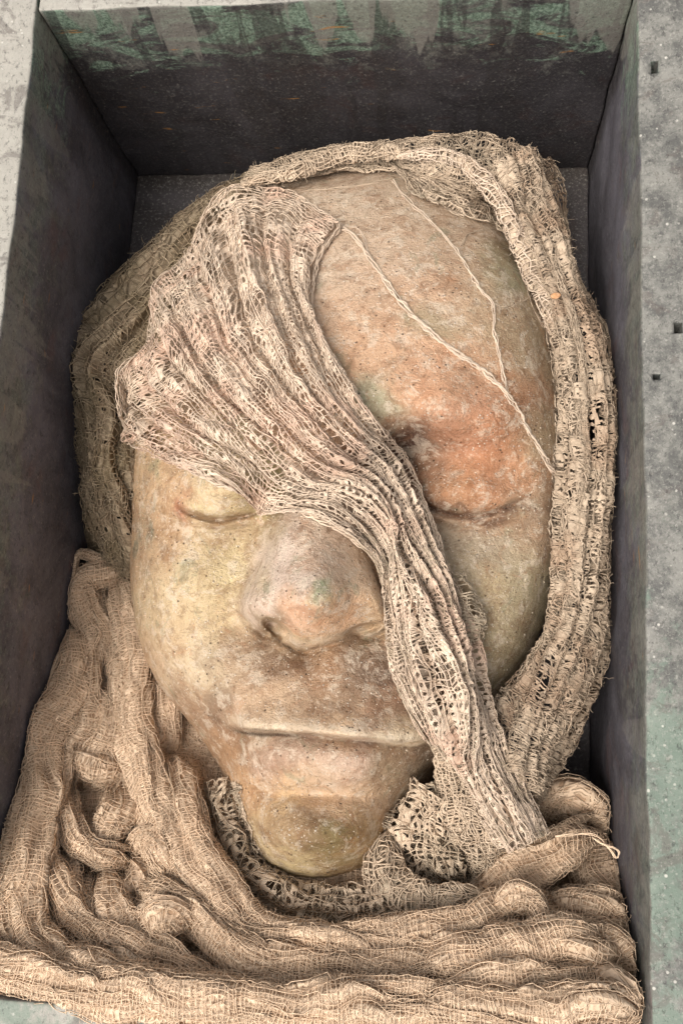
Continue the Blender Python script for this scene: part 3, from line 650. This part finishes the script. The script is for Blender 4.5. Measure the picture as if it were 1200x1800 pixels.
crown = thing('crown_wrap', 'greyish beige netted gauze wrapped over the top of the head', 'gauze', (-10, 230, -80))
CPp, CPn = sheet_surface(CR, 220, 90, zmode='abs', pleats=3, pamp=2.2, pseed=131)
g = Geo(); cc = tint(TAN * .9, GREYT * .85, .7, 18., 75)
weave(g, CPp, CPn, 95, 30, .28, TAN, 401, jit=.7, wob=.7, lift=.25, colfn=cc, rough_=.5, hole=lambda s, t, X, Yv: (n2(X / 4., Yv / 4., 411, 2) > .6))
weave(g, CPp, CPn, 75, 22, .3, GREYT, 421, jit=.8, wob=.9, lift=-.4, colfn=cc, hole=lambda s, t, X, Yv: n2(X / 5., Yv / 5., 431, 2) > .3)
fuzz(g, CPp, CPn, 500, TAN, 4.5, .08)
o = put(g.build('net', M_CRUST), crown); o['kind'] = 'stuff'
g = Geo(); Q, QN = dense(CPp, 520, 170), dense(CPn, 520, 170); lace_crust(g, CPp, CPn, 95, 30, 500, 170, 401, TAN, cc, .38, jit=.7, wob=.7)
o = put(g.build('plaster_crust', M_CRUST), crown); o['kind'] = 'stuff'

# --- tube-like folds: used for rolled gauze and for the soft cloth
def fold_surface(path, hw, zf, da=44, step=5., flat=.8, seed=0, span=118, wr=.16, tap=True, soft=False):
    d, L = spline(path, step); n = len(d); z = d[:, 2] if d.shape[1] > 2 else zf(d[:, 0], d[:, 1])
    if soft:
        e_ = np.clip(np.minimum(np.arange(n), np.arange(n)[::-1]) * step / 90., 0, 1); z = z - 14 * (1 - e_) ** 2
    C = U(d[:, 0], d[:, 1], z); T = np.gradient(C, axis=0); T /= np.linalg.norm(T, axis=1, keepdims=True)
    Zv = np.array([0, 0, 1.]); N = Zv - T * (T @ Zv)[:, None]; N /= np.linalg.norm(N, axis=1, keepdims=True) + 1e-9; B = np.cross(T, N)
    x = np.linspace(0, 1, n); wv = np.interp(x, np.linspace(0, 1, len(np.atleast_1d(hw))), np.atleast_1d(hw)) * pxmm(z)
    wv = wv * (1 + .18 * n2(x * L / 90., x * 0, seed, 2))
    if tap: wv = wv * np.sqrt(np.clip(np.minimum(x * L / 40., (1 - x) * L / 40.) + .03, 0, 1))
    if soft: wv = wv * (1 + .32 * n2(x * L / 170., x * 0 + 3.3, seed + 9, 2))
    ph = np.radians(np.linspace(-span, span, da))[None]; X = (x * L)[:, None]; lean = (.9 * n2(x * L / 130., x * 0, seed + 12, 2))[:, None] if soft else 0.
    rad_ = 1 + wr * n2(X / 55., ph * 1.1, seed + 1, 3) + .07 * np.cos(ph * 5 + 3 * n2(X / 60., ph * 0, seed + 2, 2)) + .05 * n2(X / 30., ph * 3, seed + 4, 2)
    Pq = C[:, None] + B[:, None] * (wv[:, None] * (np.sin(ph) + lean * np.maximum(np.cos(ph), 0)) * rad_)[..., None] + N[:, None] * (wv[:, None] * (np.cos(ph) * rad_) * flat)[..., None]
    if soft:
        rdg = 1 - np.abs(fbm(np.stack([X / 190. + ph * 0, ph * 2.3 + 0 * X, 0 * X + 0 * ph + seed * .37], -1), seed + 7, 2)) * 2.2
        Pq = Pq + normals(Pq) * (rdg * wv[:, None] * .34)[..., None]
        Pq = Pq + np.stack([fbm(Pq / 24., 881, 2), fbm(Pq / 24., 883, 2), fbm(Pq / 16., 885, 2)], -1) * [1.8, 1.8, 1.5]
        Pq[..., 0] = np.clip(Pq[..., 0], XL + 1.5, XR - 1.5); stamp(Pq)
    return Pq, normals(Pq), L * pxmm(z.mean()), 2 * np.radians(span) * wv.mean()
def fold_geo(g, path, hw, zf, col, pitch=1.75, rad=.2, seed=0, back=None, jit=.5, wob=.5, on_face=False, layers=2, rough_=.2, mi_back=1, fz=0, boff=1.5, bholes=False, cross=1., ls=2, ls2=2, **kw):
    Pq, Nq, L, Wd = fold_surface(path, hw, zf, seed=seed, **kw)
    if on_face: Pq = lay_on_face(Pq, .5); Nq = normals(Pq)
    ns, nt_ = max(6, int(L / pitch)), max(6, int(Wd / pitch)); colf = tint(col, np.asarray(col) * .82, .6, 14., seed + 3)
    weave(g, Pq, Nq, ns, nt_, rad, col, seed + 500, jit=jit, wob=wob, lift=.35, colfn=colf, cvar=.1, rough_=rough_, fray=.02, cross=cross, lenscale=ls)
    if layers > 1: weave(g, Pq, Nq, int(ns * .9), int(nt_ * .85), rad * .85, col, seed + 600, jit=jit * 1.2, wob=wob, lift=-.55, colfn=colf, cvar=.12, rough_=rough_, lenscale=ls2)
    if back is not None:
        if bholes:
            D_, DN = dense(Pq, len(Pq) * 2, 48), dense(Nq, len(Pq) * 2, 48); B_ = D_ - DN * (boff + .35) + DN * (.9 * fbm(D_ / 1.7, seed, 2))[..., None]
            nz_ = fbm(D_ / 2.3, seed + 4, 2) + .4 * fbm(D_ / 9., seed + 6, 2); kk = (nz_ > -.12); g.grid(B_, np.asarray(back) * (1 + .2 * fbm(B_ / 4., seed, 2))[..., None], kk[:-1, :-1] & kk[1:, 1:], mi=mi_back)
            B_ = Pq - Nq * 1.8; g.grid(B_, np.asarray(back) * .8, mi=mi_back)
        else:
            B_ = Pq - Nq * boff; g.grid(B_, np.asarray(back) * (1 + .15 * fbm(B_ / 6., seed, 2))[..., None], mi=mi_back, cells=(ns, nt_))
    if fz: fuzz(g, Pq, Nq, fz, col, 5., .075)

g = Geo()
fold_geo(g, [(425,322,-66),(470,312,-60),(520,302,-56),(560,286,-56),(610,272,-58),(660,268,-58),(720,266,-58)], [9, 14, 15, 13], None, TAN, 1.5, .36, 31, TAN * .95, jit=.6, wob=.8, rough_=.6, mi_back=0, fz=150, layers=1, wr=.3, boff=.12, bholes=True)
put(g.build('rolled_fold', M_CRUST), crown)
g = Geo()
fold_geo(g, [(700,276,-54),(760,272,-52),(810,285,-50),(850,318,-48),(880,358,-46),(910,420,-44),(940,490,-44),(975,560,-46),(1000,620,-50)], [8, 12, 14, 16, 17, 14], None, PALE, 1.5, .36, 37, TAN * .95, jit=.6, wob=.8, rough_=.6, mi_back=0, fz=200, layers=1, wr=.3, boff=.12, bholes=True)
put(g.build('rolled_fold', M_CRUST), crown)

# --- the bundle down the side by the pierced rim
RIGHT = [
 [(872,302),(890,286),(906,272),(926,275),(942,294)],[(905,385),(920,370),(936,356),(951,345),(964,336)],[(936,452),(952,440),(967,430),(980,434),(990,452)],
 [(960,522),(976,517),(992,516),(1008,521),(1022,534)],[(985,622),(1004,616),(1022,613),(1042,611),(1058,612)],[(997,730),(1016,728),(1037,727),(1058,729),(1078,732)],
 [(999,840),(1016,840),(1032,840),(1050,838),(1067,836)],[(994,940),(1010,942),(1026,944),(1043,946),(1059,947)],[(985,1040),(1000,1046),(1017,1051),(1035,1056),(1053,1060)],
 [(955,1130),(976,1141),(996,1149),(1017,1156),(1036,1162)],[(905,1210),(931,1231),(957,1246),(982,1256),(1004,1262)],[(880,1272),(902,1296),(927,1316),(952,1331),(973,1342)],[(888,1338),(900,1360),(911,1377),(922,1390),(932,1400)]]
rz = np.array([-52, -43, -44, -54, -84.]); RR3 = []
for i, r in enumerate(RIGHT):
    k_ = max(0, i - 9) * 5 - (10 if i < 2 else 0); RR3.append([(p[0] + (j_ == 4) * 7 * math.sin(i * 2.1) + (j_ == 0) * 4 * math.sin(i * 1.7), p[1], z + k_) for j_, (p, z) in enumerate(zip(r, rz))])
side = thing('side_wrap', 'long crusted gauze bundle running down the side of the face by the pierced rim', 'gauze', (50, 90, -100))
SP, SN = sheet_surface(RR3, 420, 110, zmode='abs', pleats=5, pamp=5., pseed=151)
g = Geo(); sc_ = tint(TAN * .80, lin(158, 130, 106), .65, 14., 77)
weave(g, SP, SN, 190, 36, .27, TAN, 451, jit=.7, wob=.7, lift=.25, cross=.6, colfn=sc_, rough_=.6, hole=lambda s, t, X, Yv: (n2(X / 4., Yv / 3., 461, 2) > .5))

fuzz(g, SP, SN, 1500, TAN, 6., .09)
o = put(g.build('net', M_CRUST), side); o['kind'] = 'stuff'
g = Geo(); Q, QN = SP, SN; lace_crust(g, SP, SN, 190, 36, 620, 130, 451, TAN, sc_, .24, jit=.7, wob=.7)
o = put(g.build('plaster_crust', M_CRUST), side); o['kind'] = 'stuff'
for k_ in range(5):
    f_ = (k_ + .5) / 5; a0, a1 = sorted(rng.uniform(0, 1, 2)); a0, a1 = (.18 * rng.random(), 1 - .15 * rng.random()) if k_ % 2 == 0 else (min(a0, .45), max(a1, .7))
    rows_ = np.array(RR3)[1:]; pth = []
    for q_ in np.linspace(a0, a1, 9):
        x_ = q_ * (len(rows_) - 1); i_ = min(int(x_), len(rows_) - 2); rw = rows_[i_] * (1 - x_ + i_) + rows_[i_ + 1] * (x_ - i_)
        y_ = np.clip(f_ + .09 * rng.normal(), .03, .97) * 4; j_ = min(int(y_), 3); p_ = rw[j_] * (1 - y_ + j_) + rw[j_ + 1] * (y_ - j_); pth.append((p_[0], p_[1], p_[2] + 3.5 + rng.uniform(-1, 1.5)))
    g = Geo(); fold_geo(g, pth, rng.uniform(3.5, 8.5, 7), None, TAN * .80 if k_ % 3 else TAN * .92, 1.35, .26, 41 + k_ * 5, TAN * .8, jit=.6, wob=.9, rough_=.7, ls=1.3, mi_back=0, fz=260, layers=1, wr=.7, flat=.6, boff=.0, bholes=True, cross=.45)
    put(g.build('rolled_fold', M_CRUST), side)

# --- mossy layers tucked between head and wall, with shade put into their colour
MOSSR = [
 [(478,312),(486,318),(494,324),(500,330),(508,338)],[(366,372),(378,384),(390,396),(402,408),(414,420)],[(286,446),(300,456),(312,470),(332,490),(352,510)],
 [(176,552),(200,564),(228,580),(262,600),(292,620)],[(124,608),(150,624),(182,640),(218,660),(252,682)],[(129,700),(155,710),(185,724),(216,740),(248,755)],
 [(145,790),(166,796),(188,805),(212,815),(244,825)],[(165,880),(182,885),(200,890),(218,895),(246,900)],[(188,950),(200,952),(213,955),(228,958),(250,962)],[(205,1010),(212,1012),(222,1014),(234,1016),(252,1018)]]
mz = [-104, -80, -72, -74, -84]
moss = thing('back_wrap', 'mossy greyish olive gauze layers hanging behind the head beside the dark wall', 'gauze', (-140, 130, -110))
MP, MN = sheet_surface([[(p[0] + (4 - k_) * 3. * math.sin(i_ * 2.3 + k_), p[1] + (4 - k_) * 2. * math.cos(i_ * 3.1), z - (0, 6, 16, 30)[max(0, i_ - 6)] - (14, 8, 3)[min(i_, 2)] * (i_ < 3)) for k_, (p, z) in enumerate(zip(r, mz))] for i_, r in enumerate(MOSSR)], 300, 110, zmode='abs', pleats=6, pamp=6.5, pseed=171, gap=None)
g = Geo(); mc = tint(lin(150, 132, 108), lin(122, 107, 82), .7, 14., 79)
weave(g, MP, MN, 130, 44, .28, MOSS, 491, jit=.6, wob=.7, lenscale=1.6, cross=.7, lift=.5, colfn=mc, rough_=.5)

fuzz(g, MP, MN, 1500, lin(176, 158, 128), 7., .09)
o = put(g.build('net', M_CRUST), moss); o['kind'] = 'stuff'
g = Geo(); Q, QN = dense(MP, 340, 120), dense(MN, 340, 120); crust(g, Q, QN, MOSS * .85, 505, -.8, .9, 2.2, mc)
o = put(g.build('plaster_crust', M_CRUST), moss); o['kind'] = 'stuff'

# --- tail below the crossing, lace pocket, loop and chin strip
tail = thing('gauze_tail', 'hanging end of netted gauze below the crossing beside the mouth', 'gauze', (0, -40, -60))
TR = [[(768,1288,-36),(790,1298,-32),(815,1308,-32),(836,1330,-38)],[(770,1350,-42),(800,1364,-36),(832,1375,-36),(858,1392,-42)],[(784,1420,-46),(815,1430,-38),(850,1440,-38),(884,1452,-46)],
      [(804,1480,-50),(830,1490,-42),(862,1496,-42),(892,1502,-50)],[(826,1536,-60),(845,1546,-54),(864,1546,-54),(884,1536,-60)]]
Pq, Nq = sheet_surface(TR, 160, 90, zmode='abs', pleats=3, pamp=3.5, pseed=181)
g = Geo(); weave(g, Pq, Nq, 48, 26, .32, TAN, 511, jit=.6, wob=.6, lift=.4, colfn=tint(TAN, GREYT, .6), rough_=.4); weave(g, Pq, Nq, 40, 22, .28, GREYT, 521, jit=.7, wob=.7, lift=-1.2)
Q, QN = dense(Pq, 320, 170), dense(Nq, 320, 170); lace_crust(g, Pq, Nq, 48, 26, 260, 150, 511, TAN, tint(TAN, GREYT, .6), .36, jit=.6); fuzz(g, Pq, Nq, 350, TAN, 5., .08)
o = put(g.build('net', M_CRUST), tail); o['kind'] = 'stuff'
for k_, (pth, hw_) in enumerate(([[(900,1400,-36),(915,1430,-40),(928,1460,-44),(936,1485,-50)], [14, 15, 12]], [[(870,1390,-46),(895,1430,-52),(905,1480,-58),(900,1520,-64)], [18, 20, 16]])):
    g = Geo(); fold_geo(g, pth, hw_, None, TAN, 1.6, .32, 61 + k_, GREYT * .8, jit=.7, wob=.7, rough_=.5, mi_back=0, fz=80, layers=1); put(g.build('fold', M_CRUST), tail)
lace = thing('lace_pocket', 'grey open lace of torn gauze with large holes beside the chin', 'gauze', (-10, -60, -60))
LR = [[(740,1388,-52),(757,1380,-44),(775,1392,-42),(790,1416,-46)],[(688,1450,-54),(724,1452,-42),(760,1456,-40),(796,1470,-44)],[(694,1502,-56),(730,1506,-44),(770,1512,-42),(812,1522,-46)],[(738,1556,-62),(765,1564,-54),(792,1562,-52),(822,1548,-54)]]
Pq, Nq = sheet_surface(LR, 150, 110, zmode='abs', pleats=2, pamp=4., pseed=191)
g = Geo(); weave(g, Pq, Nq, 19, 15, .34, GREYT, 541, jit=.55, wob=.6, lift=.2, colfn=tint(TAN, GREYT, .8), rough_=.6, lenscale=4); weave(g, Pq, Nq, 30, 22, .26, GREYT * .9, 551, jit=.6, wob=.6, lift=-3.)
Q, QN = dense(Pq, 260, 190), dense(Nq, 260, 190); lace_crust(g, Pq, Nq, 19, 15, 240, 190, 541, TAN, tint(TAN, GREYT, .8), .34, wave=5.); fuzz(g, Pq, Nq, 120, TAN, 4., .08)
o = put(g.build('net', M_CRUST), lace); o['kind'] = 'stuff'
loop = thing('gauze_loop', 'thick greyish looped roll of crusted gauze curling under the chin beside the lace', 'gauze', (-20, -80, -60))
for k_, (pth, hw_, cl) in enumerate(([[(690,1462,-46),(678,1500,-40),(682,1545,-36),(705,1582,-34),(750,1600,-32),(800,1590,-32),(845,1572,-32)], [18, 30, 38, 40, 36, 28], TAN],
        [[(682,1560,-48),(690,1600,-48),(720,1632,-46),(770,1636,-44),(820,1618,-42)], [20, 32, 34, 24], GREYT])):
    g = Geo(); fold_geo(g, pth, hw_, None, cl, 1.7, .34, 65 + k_ * 3, GREYT * .8, jit=.8, wob=.8, rough_=.5, mi_back=0, fz=120, flat=.6, wr=.35, boff=.15, bholes=True, cross=.7); put(g.build('fold', M_CRUST), loop)
strip = thing('chin_strip', 'narrow lacy grey gauze strip curving under the chin', 'gauze', (-60, -75, -70))
STR = [[(372,1370,-71),(384,1372,-63),(396,1380,-65),(404,1392,-75)],[(384,1450,-63),(396,1446,-55),(410,1448,-57),(424,1458,-69)],[(408,1520,-55),(424,1512,-47),(442,1514,-49),(456,1526,-63)],[(462,1578,-47),(474,1560,-41),(486,1552,-45),(498,1550,-61)],
       [(540,1606,-41),(546,1588,-37),(552,1572,-41),(556,1560,-59)],[(610,1612,-37),(612,1592,-33),(614,1572,-37),(616,1556,-55)],[(676,1602,-35),(676,1584,-31),(676,1566,-35),(676,1550,-51)]]
Pq, Nq = sheet_surface(STR, 240, 70, zmode='abs', pleats=2, pamp=3., pseed=195)
g = Geo(); weave(g, Pq, Nq, 36, 13, .28, GREYT, 571, jit=.75, wob=.8, lift=.2, lenscale=3, colfn=tint(TAN, GREYT, .8), rough_=.5); weave(g, Pq, Nq, 40, 12, .24, GREYT, 581, jit=.8, wob=.9, lift=-1.2)
Q, QN = dense(Pq, 420, 110), dense(Nq, 420, 110); lace_crust(g, Pq, Nq, 36, 13, 360, 100, 571, GREYT, tint(TAN, GREYT, .8), .34, jit=.75, wob=.8); fuzz(g, Pq, Nq, 200, TAN, 4., .08)
o = put(g.build('net', M_CRUST), strip); o['kind'] = 'stuff'

# --- the soft cheesecloth heaped in the foot of the box
def zE(u, v):
    return np.interp(v, [950, 1100, 1300, 1450, 1550, 1650, 1720, 1780, 1900], [-98, -90, -72, -52, -38, -24, -12, -3, -1])
cloth = thing('cheesecloth', 'soft peach beige cheesecloth heaped in loose folds across the foot of the box', 'cloth', (-50, -60, -130))
FOLDS = [
 ([(10,1390),(25,1450),(15,1510)],[38],0), ([(100,1120),(95,1200),(60,1300),(30,1400),(0,1490)],[30,38],-8), ([(232,992),(205,1003),(180,990),(155,990),(140,1015),(146,1060),(170,1092),(172,1135),(150,1175),(125,1235)],[20,24,26,22],0),
 ([(140,1100),(132,1160),(112,1230),(88,1300),(72,1380),(66,1450),(50,1530),(28,1620)],[30,40,44,40],4), ([(217,1010),(216,1080),(222,1150),(236,1230),(246,1310),(266,1400),(300,1480),(345,1560),(400,1640)],[20,30,34,32,30],2),
 ([(250,1090),(264,1180),(272,1260),(272,1340)],[26,30],-6), ([(168,1200),(168,1260),(158,1320),(135,1380)],[40,52,46],-2), ([(312,1300),(322,1380),(338,1450)],[30],-12),
 ([(96,1380),(120,1358),(160,1350),(195,1362),(225,1362)],[13,18,14],2), ([(218,1350),(214,1400),(204,1440),(192,1475),(205,1510)],[16,24,22,14],1), ([(112,1375),(120,1410),(126,1450),(148,1486),(188,1504),(235,1514)],[12,19,21,15],5),
 ([(236,1500),(246,1476),(270,1480),(284,1520),(300,1560)],[18,20],6), ([(238,1545),(272,1566),(312,1592),(360,1622),(392,1652),(452,1692),(540,1722)],[22,28,30,24],4),
 ([(296,1345),(316,1400),(336,1462),(352,1530),(386,1590),(440,1636),(540,1662),(640,1672)],[30,38,40,36,28],3), ([(196,1530),(198,1590),(208,1630),(244,1668),(305,1706),(390,1742)],[28,32,32],0),
 ([(218,1632),(262,1624),(310,1626),(342,1650)],[26,32,22],6), ([(76,1480),(100,1540),(110,1600),(135,1645),(200,1690),(300,1730)],[30,36,34],-2), ([(18,1480),(20,1560),(30,1640),(65,1692),(150,1732),(260,1752)],[40,46,40],2),
 ([(150,1515),(150,1580),(166,1640),(232,1690)],[28],-4), ([(-60,1690),(60,1724),(180,1748),(320,1762),(480,1768),(640,1776),(800,1782),(960,1780),(1110,1770)],[34,36,36,36],7),
 ([(420,1690),(520,1700),(620,1715),(740,1742),(860,1748),(980,1736),(1090,1722)],[26,34,36,32],2), ([(480,1650),(600,1672),(680,1684),(760,1697),(850,1684),(960,1664),(1085,1655)],[26,34,38,36],5),
 ([(380,1742),(500,1746),(620,1756),(760,1762),(1000,1762)],[30],-2), ([(540,1668),(660,1655),(760,1645),(838,1628),(880,1604),(905,1588)],[22,28,30,24],6), ([(850,1622),(885,1594),(918,1580),(946,1592),(956,1625),(945,1655)],[12,18,20,16,10],8),
 ([(1000,1640),(1060,1640),(1096,1662),(1102,1724)],[26],2), ([(940,1450,-72),(985,1412,-70),(1025,1425,-72),(1046,1480,-74)],[34,42,30],0), ([(1030,1475,-70),(1058,1530,-62),(1074,1600,-52),(1082,1660,-40)],[34,40,34],0),
 ([(955,1610),(1010,1592),(1060,1606),(1086,1656)],[26],-4), ([(820,1612,-44),(870,1566,-44),(920,1524,-46),(975,1488,-47),(1050,1468,-52)],[24,36,42,34,16],0), ([(950,1700),(1040,1694),(1098,1690)],[28],3),
 ([(222,1516),(246,1552),(262,1600)],[26],-2), ([(0,1600),(40,1650),(110,1690),(210,1720),(330,1745),(470,1750)],[26,30,28],3), ([(600,1720),(700,1722),(800,1716),(900,1702),(1010,1700)],[20,26,24],6), ([(1030,1740),(1085,1745),(1112,1790)],[30],4)]
HM = np.full((300, 210), -140.); HU = np.linspace(-70, 1120, 300); HV = np.linspace(960, 1800, 210)
def stamp(P):
    u, v = proj(P); i = np.round((u + 70) / 1190 * 299).astype(int); j = np.round((v - 960) / 840 * 209).astype(int); ok = (i >= 0) & (j >= 0) & (i < 300) & (j < 210)
    np.maximum.at(HM, (i[ok], j[ok]), P[..., 2][ok])
for k_, (pth, hw_, dz) in enumerate(FOLDS):
    ar = np.array([p if len(p) == 3 else (p[0], p[1], float(zE(p[0], p[1])) + dz) for p in pth], float)
    g = Geo(); dn, L_ = spline(ar, m=9); tn = np.gradient(dn[:, :2], axis=0); tn /= np.linalg.norm(tn, axis=1, keepdims=True); hwm = float(np.mean(hw_))
    lanes = [(0, 1., 0)] + ([(sd * rng.uniform(.75, 1.05), rng.uniform(.22, .4), rng.uniform(-2, 1.5)) for sd in (-1, 1)] + [(rng.uniform(-.35, .35), rng.uniform(.2, .32), rng.uniform(3, 5))] if L_ > 120 else [])
    for q_, (off_, ws_, dz_) in enumerate(lanes):
        pl_ = dn.copy()
        if q_:
            a0, a1 = sorted(rng.choice(9, 2, replace=False)); a0, a1 = (a0, a1) if a1 - a0 > 3 else (0, 8); pl_ = pl_[a0:a1 + 1]; tq = tn[a0:a1 + 1]
            wv_ = hwm * (off_ + .25 * rng.normal(size=len(pl_))); pl_[:, 0] += -tq[:, 1] * wv_; pl_[:, 1] += tq[:, 0] * wv_; pl_[:, 2] += dz_
        else: pl_ = spline(ar, m=max(4, int(L_ / 85)))[0]; pl_ = pl_ + np.stack([rng.normal(size=len(pl_)), rng.normal(size=len(pl_)), .25 * rng.normal(size=len(pl_))], -1) * 5.
        fold_geo(g, pl_, np.array(hw_) * .96 if q_ == 0 else [hwm * ws_], None, SOFT, 1.7, .18, 700 + k_ * 11 + q_ * 3, SOFT * .85, layers=1, ls=.85, boff=.7, flat=.66, da=36, step=6., jit=.5, wob=.6, rough_=.25, fz=int((30 + len(ar) * 10) * ws_), wr=.26, soft=True)
    put(g.build('fold', [M_SOFT, M_LAYER]), cloth)
# the layer underneath, sagging between the folds
for _ in range(4):
    HM = (HM + np.roll(HM, 1, 0) + np.roll(HM, -1, 0) + np.roll(HM, 1, 1) + np.roll(HM, -1, 1)) / 5 if _ else np.maximum.reduce([np.roll(np.roll(HM, a_, 0), b_, 1) for a_ in (-1, 0, 1) for b_ in (-1, 0, 1)])
uu, vv = np.meshgrid(HU, HV, indexing='ij')
zz = np.maximum(HM - 9, zE(uu, vv) - 12) + 1.5 * n2(uu / 40., vv / 40., 801, 3) + .8 * n2(uu / 14., vv / 14., 803, 2)
def void(a_, b_): return (np.hypot(a_ - FC[0], b_ - FC[1]) < brad(np.arctan2(b_ - FC[1], a_ - FC[0])) * .97) | ((a_ > 640) & (b_ < 1400)) | (b_ < 1000)
right_void = (uu > 700 + (vv - 1380) * .9) & (vv < 1560) & (uu > 640)
Pu = U(uu, vv, np.where(right_void, zE(uu, vv) - 36, zz)); Pu[..., 0] = np.clip(Pu[..., 0], XL + 2, XR - 2); Pu[..., 1] = np.maximum(Pu[..., 1], YB + 1.5 + 2 * n2(uu / 30., vv / 30., 807, 2))
g = Geo(); g.grid(Pu, SOFT * .85, ~void(uu, vv)[:-1, :-1], mi=1, cells=(165, 118))
Nu = normals(Pu)
weave(g, Pu, Nu, 165, 118, .2, SOFT * .9, 811, jit=.7, wob=.7, lift=1.0, lenscale=1., hole=lambda s, t, X, Yv: void(-70 + s * 1190, 960 + t * 840))
o = put(g.build('under_layer', [M_SOFT, M_LAYER]), cloth); o['kind'] = 'stuff'

# --- loose threads on the brow
def loose(label, pts, rad, col, strands, seed, fz=60, **kw):
    g = Geo(); cord(g, pts, rad, np.asarray(col) * .93, strands, .45, seed, lump=.7, fuzzk=fz, wander=1.5, **kw); return tag(g.build('loose_thread', M_CRUST), label, 'thread', 'loose threads lying on the forehead')
loose('thick twisted pale thread crossing the forehead from the veil to the side wrap', [(596,396),(622,415),(642,442),(668,480),(690,512),(730,560),(790,610),(840,645),(888,690),(925,752),(960,810),(985,850),(994,880)], .62, PALE, 4, 901, 200)
loose('thin kinked thread running down the forehead from the crown wrap', [(690,318),(715,350),(745,378),(790,425),(820,470),(845,510),(864,532),(868,580),(880,640),(890,690)], .4, PALE, 3, 905, 90)
loose('fine straight thread along the hairline under the crown wrap', [(500,340),(580,332),(640,325),(690,312)], .22, TAN, 2, 909, 20)
loose('short thread branching off the thick one beside the crown', [(606,396),(630,402),(640,420),(648,448)], .25, PALE, 2, 911, 10)
loose('thread arching from the kink to the side wrap', [(862,532),(890,540),(920,528),(945,510),(962,520)], .26, TAN, 2, 913, 60)
loose('curled thread arching beside the crown net above the green stain', [(812,430),(822,412),(850,405),(880,402),(905,420)], .22, TAN, 2, 917, 20)
loose('thread with a soft end between the eye and the side wrap', [(960,810),(978,826),(1000,832),(1018,828)], .4, PALE, 2, 919, 40)
loose('thin thread beside the outer brow, loosely webbed to the side wrap', [(925,430),(930,470),(925,505),(935,540),(960,580),(985,600)], .25, TAN, 2, 921, 60)
g = Geo(); cord(g, [(975,1470,-34),(1020,1466,-34),(1050,1470,-34),(1068,1490,-34),(1082,1508,-34),(1088,1498,-33),(1078,1490,-33),(1064,1486,-33),(1040,1472,-33)], .3, SOFT, 2, 0, 925, on_face=False)
tag(g.build('thread_loop', M_SOFT), 'small loop of thread sticking out over the cloth by the pierced rim', 'thread')

# --- small litter
def pebble(name, label, cat, u, v, z, sx, sy, sz, col, rot=0, seed=0):
    n_, m_ = 14, 9; a_ = np.linspace(0, 2 * np.pi, n_, endpoint=False); b_ = np.linspace(.05, np.pi - .05, m_); B_, A_ = np.meshgrid(b_, a_, indexing='ij')
    q = np.stack([np.sin(B_) * np.cos(A_), np.sin(B_) * np.sin(A_), np.cos(B_)], -1); q = q * (1 + .22 * fbm(q * 1.7 + seed, seed, 2))[..., None] * [sx, sy, sz]
    c, s = math.cos(rot), math.sin(rot); q = np.stack([q[..., 0] * c - q[..., 1] * s, q[..., 0] * s + q[..., 1] * c, q[..., 2]], -1) + U(u, v, z)
    g = Geo(); g.grid(q, np.asarray(col), wrap=True); return tag(g.build(name, M_CRUST), label, cat)
pebble('flake', 'small orange-brown flake stuck on the side wrap', 'flake', 976, 520, -34, 2.2, 1.4, .7, lin(196, 146, 104), .3, 3)
pebble('plaster_crumb', 'pale plaster crumb tucked beside the crown wrap', 'crumb', 955, 332, -82, 3.2, 3.8, 3., lin(178, 158, 132), 0, 5)
pebble('plaster_crumb', 'rounded pale crumb in the gap between side wrap and wall', 'crumb', 980, 400, -92, 4.2, 5.5, 3.6, lin(178, 160, 134), .4, 9)
